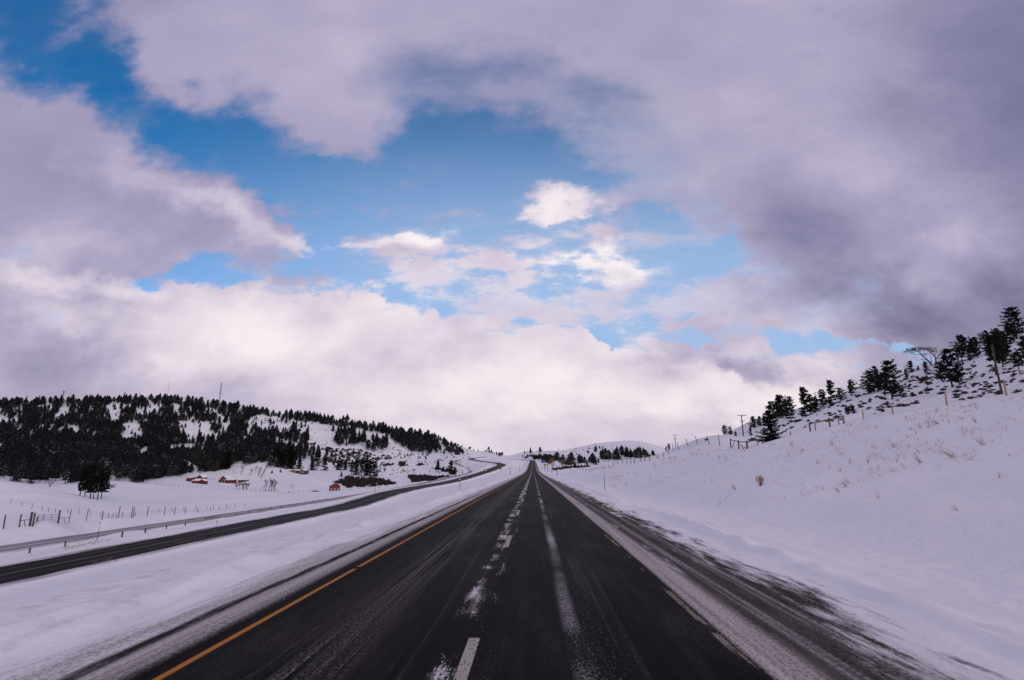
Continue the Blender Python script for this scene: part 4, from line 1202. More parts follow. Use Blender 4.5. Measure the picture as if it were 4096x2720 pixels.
for _ in range(120):
    px, py = R.uniform(520, 640), R.uniform(446, 458)
    p = hit(px, py, 700)
    if p is None: continue
    s = R.uniform(0.4, 0.9) * m_per_px(p); sp.append((*p, s * 1.4, s, R.uniform(0, 6), R.randrange(5)))
tag(scatter_mesh('scrub', BUSH, sp, [M['brush']], 'sparse specks of scrub dotting the far snowfields'), cat='scrub')

# ------------------------------------------------------------------ fences
def post_mb(h, r, lean=0.0, ry=0.0):
    b = MB()
    b.tube((0, 0, -0.35), (lean * h, ry * h, h), r, r * 0.92, 8)
    return b
def fence(name, plist, label, group=None, mat='wood', rad=0.07, wires=(0.35, 0.6, 0.85, 1.05), wr=0.006, cat='fence', hmin=0.0):
    """plist: (px, py, hp[, lean]) posts from their foot in the photograph"""
    pts = []
    for q in plist:
        p = hit(q[0], q[1], 20)
        if p is not None: pts.append((p, max(hmin, q[2] * m_per_px(p)), q[3] if len(q) > 3 else 0.0))
    o = empty(name, pts[0][0], label, cat, group)
    base = Vector(pts[0][0])
    for p, h, ln in pts:
        post_mb(h, rad, ln, R.uniform(-.03, .03)).build('post', M[mat], o, Vector(p) - base)
    for w in wires:
        b = MB()
        for (p, h, l1), (q, h2, l2) in zip(pts[:-1], pts[1:]):
            b.tube(Vector(p) - base + Vector((l1 * h * w, 0, h * w)), Vector(q) - base + Vector((l2 * h2 * w, 0, h2 * w)), wr, wr, 3, 0, False)
        b.build('wire', M['wire'], o)
    return o, pts

fence('wire_fence', [(863.6, 419.6, 9.8), (893, 414.4, 11.5), (947, 405.4, 14.2, 0.04), (1006.5, 395.5, 15.8, 0.02), (1046, 388, 17)], 'wire fence with tan wooden posts climbing the near crest at the right', 'fences on the right bank', 'tanwood', 0.075, (0.12, 0.25, 0.38, 0.52, 0.68, 0.85, 0.97), 0.010)
fence('wire_fence', [(580, 469.6, 2.2), (583, 470.3, 2.2), (586, 471, 2.2), (589, 471.5, 2.3), (592, 471, 2.3), (595, 470.3, 2.3), (598, 469.8, 2.4), (601.5, 469.4, 2.5), (605, 469, 2.7), (609, 467.8, 3), (613.5, 466, 3.5), (618, 464.8, 4.0), (622.5, 464.3, 4.2), (627, 463.8, 4.2), (631, 463.6, 4.3), (634.7, 463.2, 4.6, -.1), (641, 461.6, 4.4, -.1), (645, 461.3, 4.5, -.1), (650, 460.9, 4.6, -.1), (658, 458.8, 4.4, -.06), (663.5, 457, 4.3), (669, 453.4, 6, -.1), (673.5, 450.8, 6.2, -.12), (679, 449.6, 6.8, -.2), (688.5, 446.5, 7.5, -.3), (698, 444.8, 8.3, -.25), (709.5, 444.6, 8.6, -.2), (720, 445.6, 10.6, -.1)],
      'long wire fence with brown leaning posts running away along the right bank', 'fences on the right bank', 'wood', 0.085, (0.3, 0.6, 0.9), 0.006)

def rail_fence(plist, rails, label, group, mat='wood', pr=0.10, rr=0.065, braces=()):
    pts = []
    for q in plist:
        p = hit(q[0], q[1], 20); pts.append((Vector(p), q[2] * m_per_px(p)))
    base = pts[0][0]
    o = empty('rail_fence', base, label, 'fence', group)
    for p, h in pts: post_mb(h, pr).build('post', M[mat], o, p - base)
    for i, j, f0, f1 in rails:
        b = MB()
        (p, h), (q, h2) = pts[i], pts[j]
        b.tube(p - base + Vector((0, 0, h * f0)), q - base + Vector((0, 0, h2 * f1)), rr, rr * .9, 7)
        b.build('rail', M[mat], o)
    for i, j, t0, t1, f in braces:
        b = MB()
        (p, h), (q, h2) = pts[i], pts[j]
        b.tube(p.lerp(q, t0) - base + Vector((0, 0, -0.2)), p.lerp(q, t1) - base + Vector((0, 0, h * f)), rr * .8, rr * .7, 6)
        b.build('brace', M[mat], o)
    return o
rail_fence([(731, 447.4, 8.6), (739, 449, 8.6), (747.4, 448.8, 7.6), (763, 443.8, 6.6)], [(0, 1, 0.85, 0.86), (1, 2, 0.8, 0.85), (2, 3, 0.85, 0.8)], 'bent wooden rail fence section with four posts left of the big fir', 'rail fence sections on the right bank', 'darkwood', 0.12, 0.075, [(0, 1, .15, .55, .7), (1, 2, .65, .3, .5), (2, 3, .55, .75, .6)])
rail_fence([(810.3, 431.6, 8.8), (830, 426.8, 8.8), (844, 423.7, 8.4)], [(0, 1, 0.85, 0.82), (1, 2, 0.8, 0.82)], 'straight wooden rail fence section with three posts on the crest', 'rail fence sections on the right bank', 'wood', 0.12, 0.085, [(0, 1, .28, .29, .72), (1, 2, .66, .65, .7)])
rail_fence([(204.7, 522.4, 4.2), (212, 521, 4.2), (218.7, 519.8, 4.2)], [(0, 1, .85, .85), (1, 2, .85, .85)], 'short dark rail barrier with slanted braces between the two left roads', None, 'darkwood', 0.09, 0.06, [(0, 1, .3, .5, .75), (0, 1, .6, .75, .75), (1, 2, .25, .4, .75), (1, 2, .55, .7, .75)])

# near-left field fence and gate
b5 = lambda x, y, h, l=0.0: (x / 15.74, 490 + y / 15.74, h / 15.74, l)
z1 = lambda x, y, h, l=0.0: (x / 9.223, 370 + y / 9.223, h / 9.223, l)
fence('field_fence', [b5(52, 612, 205), b5(300, 585, 185)], 'two dark fence posts with wire left of the field gate', 'fences of the left field', 'darkwood', 0.12, (0.3, 0.6, 0.88), 0.006)
fence('field_fence', [b5(1080, 518, 195, .06), b5(1350, 493, 185, .05), b5(1605, 473, 125), b5(1855, 458, 180, .04), b5(2062, 440, 160, .06), b5(2090, 440, 150, .06), b5(2310, 422, 150, .04), z1(1515, 1340, 78), z1(1608, 1335, 68), z1(1705, 1325, 52), z1(1822, 1312, 42), z1(1940, 1300, 35), z1(1968, 1292, 40), z1(2022, 1290, 24), z1(2087, 1280, 35), z1(2112, 1278, 15), z1(2260, 1258, 16)],
      'front field fence of uneven dark posts right of the gate', 'fences of the left field', 'darkwood', 0.085, (0.25, 0.5, 0.75), 0.006)
fence('field_fence', [b5(-60, 190, 75), b5(165, 215, 75), b5(340, 252, 70), b5(497, 295, 80), b5(658, 335, 70), b5(757, 352, 65), b5(865, 365, 70), b5(1060, 367, 70), b5(1237, 378, 78), b5(1412, 405, 80), b5(1583, 430, 80), b5(1700, 447, 70), b5(1750, 455, 80, .3), b5(1822, 458, 70), b5(1920, 440, 75), b5(2128, 412, 60), z1(1462, 1318, 32), z1(1580, 1305, 40), z1(1692, 1300, 40), z1(1800, 1297, 42), z1(1908, 1293, 40)],
      'back field fence of thin dark posts curving down the left mound', 'fences of the left field', 'darkwood', 0.055, (0.3, 0.6, 0.85), 0.006)
z2 = lambda x, y, h, l=0.0: (175 + x / 9.223, 370 + y / 9.223, h / 9.223, l)
z4 = lambda x, y, h, l=0.0: (150 + x / 11.805, 465 + y / 11.805, h / 11.805, l)
fence('farm_fence', [z4(80, 240, 30), z4(135, 243, 32), z4(185, 250, 32), z4(233, 258, 34), z4(290, 262, 34), z4(340, 260, 34), z4(395, 266, 34), z4(448, 266, 36), z4(500, 270, 34), z4(550, 272, 36), z4(605, 275, 36), z4(710, 280, 36), z4(765, 282, 36), z4(818, 285, 38), z4(868, 289, 36), z4(920, 292, 36), z4(968, 294, 30), z4(1195, 312, 30), z4(1247, 316, 32), z4(1302, 320, 34), z4(1352, 322, 34), z4(1410, 325, 32), z4(1465, 330, 34), z4(1517, 334, 34)],
      'long pale wire fence crossing the field in front of the red barns', 'farm fences in the valley', 'twig', 0.09, (0.5, 0.85), 0.012)
fence('farm_fence', [z4(660, 180, 20), z4(700, 180, 20), z4(735, 180, 20), z4(768, 180, 22), z4(800, 180, 20), z4(830, 178, 20)], 'short dark rail fence between the two red barn groups', 'farm fences in the valley', 'darkwood', 0.12, (0.35, 0.9), 0.06)
fence('farm_fence', [z4(1565, 345, 26), z4(1595, 347, 26), z4(1672, 342, 28), z4(1700, 342, 26), z4(1755, 336, 30), z4(1805, 334, 34), z4(1862, 326, 34), z4(1918, 320, 36), z4(1945, 316, 28), z4(1975, 314, 26), z4(2020, 312, 30)], 'thin field fence running up to the small red barn', 'farm fences in the valley', 'twig', 0.08, (0.5, 0.85), 0.012)
fence('farm_fence', [z2(1545, 1112, 20), z2(1620, 1112, 22), z2(1692, 1108, 22), z2(1770, 1104, 22), z2(1800, 1100, 22), z2(1880, 1092, 22), z2(1950, 1088, 22), z2(2040, 1082, 22), z2(2110, 1075, 24), z2(2140, 1068, 26), z2(2165, 1064, 26), z2(2190, 1058, 26), z2(2208, 1052, 26)], 'thin fence along the lower road right of the small red barn', 'farm fences in the valley', 'twig', 0.08, (0.5, 0.85), 0.012)
fence('snow_fence', [(175 + (880 - 90 * t) / 9.223, 370 + (842 + 163 * t) / 9.223, 2.3) for t in np.linspace(0, 1, 16)], 'dark straight fence line running down the face of the snowy knoll', None, 'darkwood', 0.16, (0.35, 0.65, 0.95), 0.10)
fence('leaning_pole', [z1(2176, 1268, 0.5)], 'thin leaning dark pole beyond the front field fence', None, 'darkwood', 0.05, (), 0.006, 'pole')
o = [x for x in COL.objects if x.name == 'leaning_pole'][0]
MBp = MB(); MBp.tube((0, 0, -.2), (-1.0, 0, 1.9), 0.05, 0.04, 6); MBp.build('shaft', M['darkwood'], o)
for c in list(o.children):
    if c.name.startswith('post'): bpy.data.objects.remove(c)

def gate():
    A, B_ = Vector(hit(465 / 15.74, 490 + 577 / 15.74, 20)), Vector(hit(912 / 15.74, 490 + 527 / 15.74, 20))
    s = m_per_px(A)
    o = empty('field_gate', A, 'metal pipe field gate in two leaves between thick dark posts', 'gate')
    hg = 13 * s
    bz = MB(); bz.tube((0, 0, -.4), (0, 0, hg), .2, .19, 10); bz.build('gate_post', M['darkwood'], o)
    bz = MB(); bz.tube((0, 0, -.4), (0, 0, hg * .92), .15, .14, 10); bz.build('gate_post', M['darkwood'], o, Vector((0.42, 0.2, 0)))
    bz = MB(); bz.tube((0, 0, -.4), (0, 0, 12.2 * m_per_px(B_)), .17, .16, 10); bz.build('gate_post', M['darkwood'], o, B_ - A)
    D = B_ - A
    for t0, t1 in ((0.08, 0.39), (0.42, 0.97)):
        bz = MB()
        p, q = D * t0, D * t1
        for f in (0.08, 0.22, 0.36, 0.50, 0.64, 0.76):
            bz.tube(p + Vector((0, 0, hg * f)), q + Vector((0, 0, hg * f)), .026, .026, 6)
        for t in (0.0, 0.5, 1.0):
            c = p.lerp(q, t); bz.tube(c + Vector((0, 0, hg * .06)), c + Vector((0, 0, hg * .78)), .034, .034, 6)
        bz.build('gate_leaf', M['dark_metal'], o)
    sg_ = empty('gate_sign', A + D * 0.215 + Vector((0.06, -0.12, hg * 0.45)), 'faded pinkish board with a dark blotch hung on the field gate', 'sign', None, math.atan2(D.y, D.x))
    bz = MB(); bz.box((0, 0, 0), (5.6 * s, .04, 5.4 * s)); bz.build('board', M['signboard'], sg_, bevel=.01)
    bz = MB(); bz.box((0, -.026, 0.0), (3.0 * s, .008, 1.7 * s)); bz.build('dark_patch', M['darkwood'], sg_)
    for i, (x0, y0, x1, y1) in enumerate(((300, 585, 447, 577), (925, 527, 1080, 518))):
        p, q = Vector(hit(x0 / 15.74, 490 + y0 / 15.74, 20)) - A, Vector(hit(x1 / 15.74, 490 + y1 / 15.74, 20)) - A
        bz = MB(); bz.tube(p + Vector((0, 0, 5.8 * s)), q + Vector((0, 0, 5.8 * s)), .06, .055, 7); bz.build('brace_rail', M['darkwood'], o)
        bz = MB(); bz.tube(p.lerp(q, .45) + Vector((0, 0, 5.5 * s)), p.lerp(q, .62) + Vector((0, 0, -.1)), .05, .05, 6); bz.build('brace', M['darkwood'], o)
gate()

# marker posts between the two left roads
mk = [b5(460, 998, 76), b5(1020, 895, 78), b5(1918, 745, 88), b5(2283, 678, 70), z1(1533, 1468, 35), z1(1708, 1438, 34), z1(2177, 1350, 28), z1(2300, 1327, 25)]
mk += [z2(687, 1328, 28), z2(783, 1312, 28), z2(882, 1295, 28), z2(970, 1278, 28), z2(1050, 1262, 22), z2(1126, 1250, 22), z2(1199, 1237, 18), z2(1270, 1225, 20), z2(1330, 1215, 18), z2(1386, 1208, 18), z2(1435, 1200, 15), z2(1484, 1190, 14), z2(1530, 1183, 12), z2(1573, 1177, 12), z2(1620, 1168, 11), z2(1668, 1160, 10)]
mpost = None
for i, (px, py, hp, _) in enumerate(mk):
    p = hit(px, py, 20); h = hp * m_per_px(p)
    if mpost is None:
        bz = MB(); bz.box((0, 0, 0.4), (.2, .16, 1.2), top=.96); mpost = bz.mesh('marker_post', M['darkwood'])
    o = link_copy(mpost, 'marker_post', p, (1, 1, h), 0.2)
    tag(o, 'short square wooden post in the row between the two left roads', 'post', 'short posts between the two left roads')
# tall thin snow stakes
for px, py, hp, lab, lean in ((460, 489.6, 21, 'tall thin snow stake with pale head in the median by the lower road bend', -.03), (510.2, 474.8, 7, 'distant thin snow stake on the left of the highway', 0), (519.7, 471.2, 5, 'most distant thin stake left of the highway', 0),
                              (557, 475.2, 5, 'thin orange tinted stake right of the road below the signs', 0), (604.7, 490.6, 24, 'tall thin snow stake standing alone right of the highway', 0.0), (214, 538.8, 16.4, 'thin dark snow stake at the near edge of the lower road', .06),
                              (96.8, 540.6, 16, 'thick footed snow stake with round head between the left roads', .05), (375, 492.8, 6.2, 'thin pale stake beside the frontage lane at the field corner', 0), (552, 472.6, 3, 'tiny thin stake right of the yellow sign', 0)):
    p = hit(px, py, 15); h = hp * m_per_px(p); s = m_per_px(p)
    o = empty('snow_stake', p, lab, 'marker stake', 'thin roadside snow stakes')
    w = max(0.02, 0.24 * s)
    bz = MB(); bz.tube((0, 0, -.2), (lean * h * .45, 0, h * .45), w * 1.2, w, 6); bz.build('lower_shaft', M['dark_metal'], o)
    bz = MB(); bz.tube((lean * h * .45, 0, h * .45), (lean * h, 0, h), w * .8, w * .7, 6); bz.build('upper_shaft', M['wood'], o)
    bz = MB(); bz.tube((lean * h, 0, h * .96), (lean * h, 0, h * 1.02), w * 1.6, w * 1.5, 8); bz.build('reflector', M['white'] if hp > 20 else M['dark_metal'], o)
    bz = MB(); bz.tube((lean * h * .43, 0, h * .43), (lean * h * .47, 0, h * .47), w * 1.8, w * 1.8, 8); bz.build('collar', M['white'] if px == 460 else M['dark_metal'], o)
p = hit(790.8, 435.8, 40); s = m_per_px(p)
o = empty('marker_sign', p, 'small faded orange marker on a short stub below the big fir', 'marker')
bz = MB(); bz.box((0, 0, 2.9 * s), (1.2 * s, .06, 2.6 * s)); bz.build('reflector', M['orange'], o, bevel=.01)
bz = MB(); bz.tube((0, .06, -.3), (0, .06, 3 * s), .04, .04, 6); bz.build('stub', M['darkwood'], o)

# ------------------------------------------------------------------ utility poles, masts, signs
def upole(p, H, label, arms=((0.0, 2.6), (2.1, 1.3)), r=0.16, rz=0.0, group='utility poles', lean=0.0):
    o = empty('utility_pole', p, label, 'utility pole', group, rz)
    bz = MB(); bz.tube((0, 0, -.8), (lean * H, 0, H), r, r * .75, 9); bz.build('pole', M['bark'], o)
    for dz, w in arms:
        z = H - 0.25 - dz
        bz = MB(); bz.box((lean * z, -.14, z), (w * 2, .12, .16)); bz.build('crossarm', M['darkwood'], o)
        for x in ((-w * .9, -w * .4, w * .4, w * .9) if dz == 0 else (-w * .85, w * .85)):
            bz = MB(); bz.tube((x + lean * z, -.14, z + .08), (x + lean * z, -.14, z + .32), .06, .04, 6); bz.build('insulator', M['glass'], o)
    return o
pA, pB = at(746.3, 186), at(677, 330)
HA = (pA[2] * 0) + (H0 + (VPY - 414.8) * 186 / F * 1.0) - pA[2]
ray_top = P(743.9, 414.8, 186); HA = ray_top[2] - pA[2]
HB = P(675.8, 434.6, 330)[2] - pB[2]
upole(pA, HA, 'nearer T shaped utility pole with two crossarms behind the crest', ((0, 1.42), (5.6 * 186 / F, .75)), .2, .05)
upole(pB, HB, 'farther T shaped utility pole rising behind the leaning fence posts', ((0, 1.75), (3.6 * 330 / F, .9)), .22, .05)
pC = hit(1016.5, 394, 30); pC2 = at(1016.5, 52)
HC = P(1006, 345, 52)[2] - pC2[2]
upole(pC2, HC, 'thick leaning wooden pole at the right fence in front of tall pines', (), .10, .1, 'utility poles', -0.02)
for x in (-1.3, 1.3):
    bz = MB()
    a_, b_ = Vector((pA[0] + x, pA[1], pA[2] + HA + .1)), Vector((pB[0] + x, pB[1], pB[2] + HB + .1))
    pts = [a_.lerp(b_, t) - Vector((0, 0, 2.2 * 4 * t * (1 - t))) for t in np.linspace(0, 1, 14)]
    o = bz; bz.path([q - a_ for q in pts], [.018] * 14, 3)
    tag(bz.build('overhead_wire', M['wire'], None, a_), 'thin overhead wire sagging between the two T shaped poles', 'wire', 'overhead wires on the right')
for i, (px, py, hp, lab) in enumerate(((524.3, 454.6, 7, 'tiny distant power pole left of two pines above the far bend'), (542.5, 451, 3.4, 'tiny distant power pole just right of the second pine'), (558.5, 452, 4.2, 'tiny distant power pole alone on the far ridge'), (595.4, 449.5, 6.6, 'tiny distant power pole among pines on the far snowfield'), (613, 450.5, 6, 'tiny distant pole on the far white hill'), (620, 460.5, 6.5, 'thin distant power pole in front of the pine stand'))):
    p = hit(px, py, 400)
    if p is None: continue
    s = m_per_px(p)
    o = empty('power_pole', p, lab, 'utility pole', 'tiny distant power poles')
    bz = MB(); bz.tube((0, 0, -1), (0, 0, hp * s), .13 * s, .11 * s, 5); bz.build('pole', M['darkwood'], o)
    bz = MB(); bz.box((0, 0, hp * s * .93), (1.0 * s, .2, .14 * s)); bz.build('crossarm', M['darkwood'], o)

def lattice(px, pytop, d, wpx, label, head=None, dishes=(), thin=False):
    p = at(px, d); H = P(px, pytop, d)[2] - p[2]; s = d / F
    o = empty('radio_mast', p, label, 'mast', 'radio masts on the left ridge')
    bz = MB()
    if thin:
        bz.tube((0, 0, -1), (0, 0, H), .16 * s, .10 * s, 5)
    else:
        w = wpx * s / 2
        legs = [(math.cos(a) * w, math.sin(a) * w) for a in (0.3, 2.4, 4.5)]
        n_ = 16
        for i in range(n_):
            z0, z1_ = H * i / n_, H * (i + 1) / n_
            f0, f1 = 1 - .55 * i / n_, 1 - .55 * (i + 1) / n_
            for k in range(3):
                a, b_ = legs[k], legs[(k + 1) % 3]
                bz.tube((a[0] * f0, a[1] * f0, z0), (a[0] * f1, a[1] * f1, z1_), .10 * s, .10 * s, 4, 0, False)
                bz.tube((a[0] * f0, a[1] * f0, z0), (b_[0] * f1, b_[1] * f1, z1_), .05 * s, .05 * s, 3, 0, False)
        bz.tube((0, 0, H), (0, 0, H + 1.2 * s), .10 * s, .06 * s, 4)
    bz.build('lattice_shaft' if not thin else 'shaft', M['dark_metal'], o)
    for f, rr in dishes:
        bz = MB(); bz.tube((-.5 * s, -.4 * s, H * f), (-.1 * s, -.9 * s, H * f), rr * s, rr * s * .8, 10); bz.build('antenna_dish', M['dark_metal'], o)
    if head:
        bz = MB(); bz.tube((0, 0, H - .8 * s), (.2 * s, 0, H + .3 * s), head * s, head * s * .8, 9); bz.build('antenna_head', M['dark_metal'], o)
lattice(211.7, 383, 1075, 1.5, 'tall lattice radio mast with dishes on the wooded ridge', None, ((.62, .5), (.74, .45), (.88, .35)))
lattice(157.4, 381, 1045, 1, 'very thin tall aerial rising from the ridge trees', thin=True)
lattice(50.2, 391.4, 1005, 1.2, 'lattice tower with round head at the left end of the ridge', 0.75)
lattice(113.5, 392.5, 1030, 1.0, 'short lattice tower with small head behind the ridge trees', 0.65)
lattice(57.3, 395.2, 1010, 1, 'short thin aerial right of the leftmost lattice tower', thin=True)
lattice(128.7, 393.4, 1035, 1, 'short thin aerial between the small tower and the tall aerial', 0.3, thin=True)

def roadsign(px, pyb, d, wpx, hpx, zc, shape, mat, label, posts=(0,), edge=None):
    p = at(px, d); s = d / F
    zb = H0 + (VPY - zc) * s - p[2]
    o = empty('road_sign', p, label, 'road sign', 'road signs beside the far highway', -math.atan2(p[0], p[1]))
    bz = MB()
    w, h = wpx * s / 2, hpx * s / 2
    if shape == 'rect': prof = [(-w, -h), (w, -h), (w, h), (-w, h)]
    else: prof = [(0, -h), (w, 0), (0, h), (-w, 0)]
    bz.prism([(x, z) for x, z in prof], .06, 0)
    bz.build('panel', M[mat], o, (0, 0, zb), bevel=.04)
    for x in posts:
        b2 = MB(); b2.tube((x * w, .1, -1), (x * w, .1, zb + h * .5), .16 * s, .16 * s, 6); b2.build('post', M['darkwood'], o)
    if edge:
        b2 = MB(); b2.box((0, -.045, 0), (w * .28, .02, h * .8)); b2.build('symbol', M['black'], o, (0, 0, zb))
roadsign(543.7, 465, 520, 3.7, 2.4, 461.9, 'rect', 'blue', 'blank looking blue rectangular sign on two posts beside the far highway', (-.75, .75))
roadsign(547.4, 470, 430, 2.9, 2.9, 465.2, 'diamond', 'yellow', 'yellow diamond warning sign with dark symbol beside the highway', (0,), True)
roadsign(544.9, 468, 470, 1.7, 1.6, 465.0, 'rect', 'green', 'small green sign just left of the yellow diamond sign', (0,))

# ------------------------------------------------------------------ farm buildings
def gable(o, w, l, hw, hr, wall, x=0, y=0, z=0, snow=0.35, door=None, windows=(), over=0.5, rz=0.0, name='wall', trim=True):
    """gable end faces -Y (towards camera); ridge along Y"""
    hw, hr = hw * 1.4, hr * 1.15
    Mx = Matrix.Rotation(rz, 4, 'Z')
    L = lambda b, n_, m: _pl(b.build(n_, M[m], o), Mx, (x, y, z))
    def _pl(q, mm, off):
        q.matrix_local = Matrix.Translation(off) @ mm; return q
    b = MB(); b.prism([(-w / 2, -1.0), (w / 2, -1.0), (w / 2, hw), (0, hw + hr), (-w / 2, hw)], l); L(b, name, wall)
    for sgn in (-1, 1):
        b = MB()
        e = Vector((sgn * (w / 2 + over), 0, hw - over * hr / (w / 2)))
        t = Vector((0, 0, hw + hr))
        n_ = Vector((sgn * hr, 0, w / 2)).normalized() * snow
        lo = Vector((0, 0, 0.02))
        pr = [e + lo, t + lo, t + n_ + Vector((-n_.x, 0, 0)), e + n_]
        b.prism([(q.x, q.z) for q in (pr if sgn > 0 else pr)], l + 2 * over); L(b, 'roof_slope', 'roofsnow')
        if trim:
            b = MB(); b.tube(e + Vector((0, -l / 2 - over - .06, -.05)), t + Vector((0, -l / 2 - over - .06, -.05)), .14, .14, 4); L(b, 'barge_board', wall)
    if door:
        b = MB(); b.box((door[0], -l / 2 - .04, door[2] / 2 - .2), (door[1], .12, door[2] + .4)); d_ = L(b, 'doorway', 'void')
        b = MB()
        for sx in (-1, 1): b.box((door[0] + sx * (door[1] / 2 + .12), -l / 2 - .06, door[2] / 2), (.22, .14, door[2] + .2))
        b.box((door[0], -l / 2 - .06, door[2] + .16), (door[1] + .46, .14, .22)); L(b, 'door_trim', 'trim')
    for wx, wz, ww, wh in windows:
        b = MB(); b.box((wx, -l / 2 - .05, wz), (ww + .4, .1, wh + .4)); f = L(b, 'window', 'trim')
        b = MB(); b.box((wx, -l / 2 - .075, wz), (ww, .1, wh)); g_ = b.build('pane', M['glass'], f)
def shed(o, w, l, h0, h1, wall, x, y, z=0, snow=.35, openings=0, rz=0.0):
    h0, h1 = h0 * 1.35, h1 * 1.3
    Mx = Matrix.Translation((x, y, z)) @ Matrix.Rotation(rz, 4, 'Z')
    b = MB()
    vs = [(-w / 2, -l / 2, -1), (w / 2, -l / 2, -1), (w / 2, l / 2, -1), (-w / 2, l / 2, -1), (-w / 2, -l / 2, h0), (w / 2, -l / 2, h0), (w / 2, l / 2, h1), (-w / 2, l / 2, h1)]
    b.add(vs, [(0, 3, 2, 1), (4, 5, 6, 7), (0, 1, 5, 4), (1, 2, 6, 5), (2, 3, 7, 6), (3, 0, 4, 7)])
    q = b.build('lean_to_wall', M[wall], o); q.matrix_local = Mx
    b = MB()
    e = .4
    vs = [(-w / 2 - e, -l / 2 - e, h0 + .03), (w / 2 + e, -l / 2 - e, h0 + .03), (w / 2 + e, l / 2 + e, h1 + .03), (-w / 2 - e, l / 2 + e, h1 + .03)]
    vs += [(a, b_, c + snow) for a, b_, c in vs]
    b.add(vs, [(0, 3, 2, 1), (4, 5, 6, 7), (0, 1, 5, 4), (1, 2, 6, 5), (2, 3, 7, 6), (3, 0, 4, 7)])
    q = b.build('lean_to_roof', M['roofsnow'], o); q.matrix_local = Mx
    for k in range(openings):
        b = MB(); b.box((-w / 2 + w * (k + .5) / openings, -l / 2 - .03, h0 * .42), (w / openings * .7, .1, h0 * .8)); q = b.build('bay', M['void'], o); q.matrix_local = Mx

def site(px, py):
    p = hit(px, py, 200); return p, m_per_px(p)
# big red barn, long body with gable end to the right
p, s = site(195, 481.8)
o = empty('red_barn', p, 'long red barn with snowy roof and dark gable doorway on the far left', 'barn', 'red farm buildings', -0.25)
gable(o, 13.0 * s, 7 * s, 2.6 * s, 1.0 * s, 'red', -3.0 * s, 2.5 * s, 0, .3 * s, None, (), .3 * s, 1.35)
gable(o, 6.8 * s, 6 * s, 3.0 * s, 2.0 * s, 'red', 6.0 * s, 2 * s, 0, .3 * s, (0.9 * s, 2.4 * s, 2.4 * s), (), .3 * s)
p, s = site(199, 483.6)
o = empty('red_shed', p, 'low red shed with snowy roof in front of the long red barn', 'shed', 'red farm buildings', -0.2)
shed(o, 9 * s, 5 * s, 2.0 * s, 3.3 * s, 'red', -1.7 * s, 0, 0, .3 * s)
gable(o, 5.6 * s, 4.6 * s, 1.9 * s, 1.3 * s, 'red', 5.2 * s, -.2 * s, 0, .3 * s, None, (), .3 * s)
p, s = site(226, 482.5)
o = empty('red_barn', p, 'red gabled barn with wide dark doorway and lean to sheds', 'barn', 'red farm buildings', -0.25)
gable(o, 7.2 * s, 8 * s, 2.6 * s, 2.0 * s, 'red', 0, 0, 0, .28 * s, (.2 * s, 2.7 * s, 2.1 * s), (), .3 * s)
shed(o, 2.6 * s, 6 * s, 1.7 * s, 2.4 * s, 'brown', -5.0 * s, 0, 0, .28 * s)
shed(o, 9.6 * s, 4 * s, 1.6 * s, 2.5 * s, 'red', 9.0 * s, -3.6 * s, 0, .28 * s)
p, s = site(243.5, 482)
o = empty('open_shed', p, 'low open fronted dark shed right of the gabled red barn', 'shed', None, -0.1)
shed(o, 9.0 * s, 4 * s, 1.15 * s, 1.6 * s, 'brown', 0, 0, 0, .25 * s, 4)
p, s = site(334.5, 490.6)
o = empty('small_red_barn', p, 'small red barn with pale roof and white trimmed windows beside the lower road', 'barn', 'red farm buildings', 0.42)
gable(o, 9.4 * s, 8.5 * s, 3.3 * s, 2.4 * s, 'red', 0, 0, 0, .22 * s, None, ((-3.2 * s, 1.3 * s, .7 * s, .9 * s), (0 * s, 1.2 * s, .8 * s, 1.1 * s), (3.1 * s, 1.2 * s, .8 * s, 1.1 * s)), .3 * s)
p, s = site(296, 473.2)
o = empty('ranch_house', p, 'long low brown house with snowy roof in front of the knoll grove', 'house', None, -0.05)
gable(o, 6 * s, 20 * s, 1.6 * s, .8 * s, 'brown', 0, 3 * s, 0, .28 * s, None, (), .3 * s, math.pi / 2, trim=False)
gable(o, 5.4 * s, 5 * s, 1.6 * s, .8 * s, 'brown', -1.6 * s, 0, 0, .26 * s, None, ((-1.1 * s, .9 * s, .9 * s, .7 * s), (1.1 * s, .9 * s, .9 * s, .7 * s)), .25 * s, trim=False)
gable(o, 6.2 * s, 5 * s, 1.6 * s, .85 * s, 'brown', 7.0 * s, -.3 * s, 0, .26 * s, None, ((-1.2 * s, .9 * s, 1.0 * s, .7 * s), (1.2 * s, .9 * s, 1.0 * s, .7 * s)), .25 * s, trim=False)
for k in range(4):
    b = MB(); b.box(((-8.4 + k * 1.9) * s, -.05, .9 * s), (.8 * s, .1, .7 * s)); b.build('window', M['glass'], o)
p, s = site(346, 424)
o = empty('hill_lodge', p, 'brown lodge with layered snowy roof among the ridge trees', 'house', None, -0.1)
gable(o, 5 * s, 7.5 * s, 1.2 * s, .7 * s, 'brown', 0, 2 * s, 0, .35 * s, None, (), .3 * s, math.pi / 2, trim=False)
gable(o, 3.4 * s, 3.0 * s, 2.0 * s, .7 * s, 'brown', -1.2 * s, 1.5 * s, 0, .35 * s, None, (), .3 * s, math.pi / 2, trim=False)
p, s = site(311, 444.6)
o = empty('hillside_cabin', p, 'cabin with long sloping snowy roof on the open hillside', 'house', None, 0.2)
gable(o, 4.6 * s, 7.5 * s, 1.0 * s, 1.6 * s, 'brown', 0, 1 * s, 0, .35 * s, None, (), .4 * s, 1.2, trim=False)
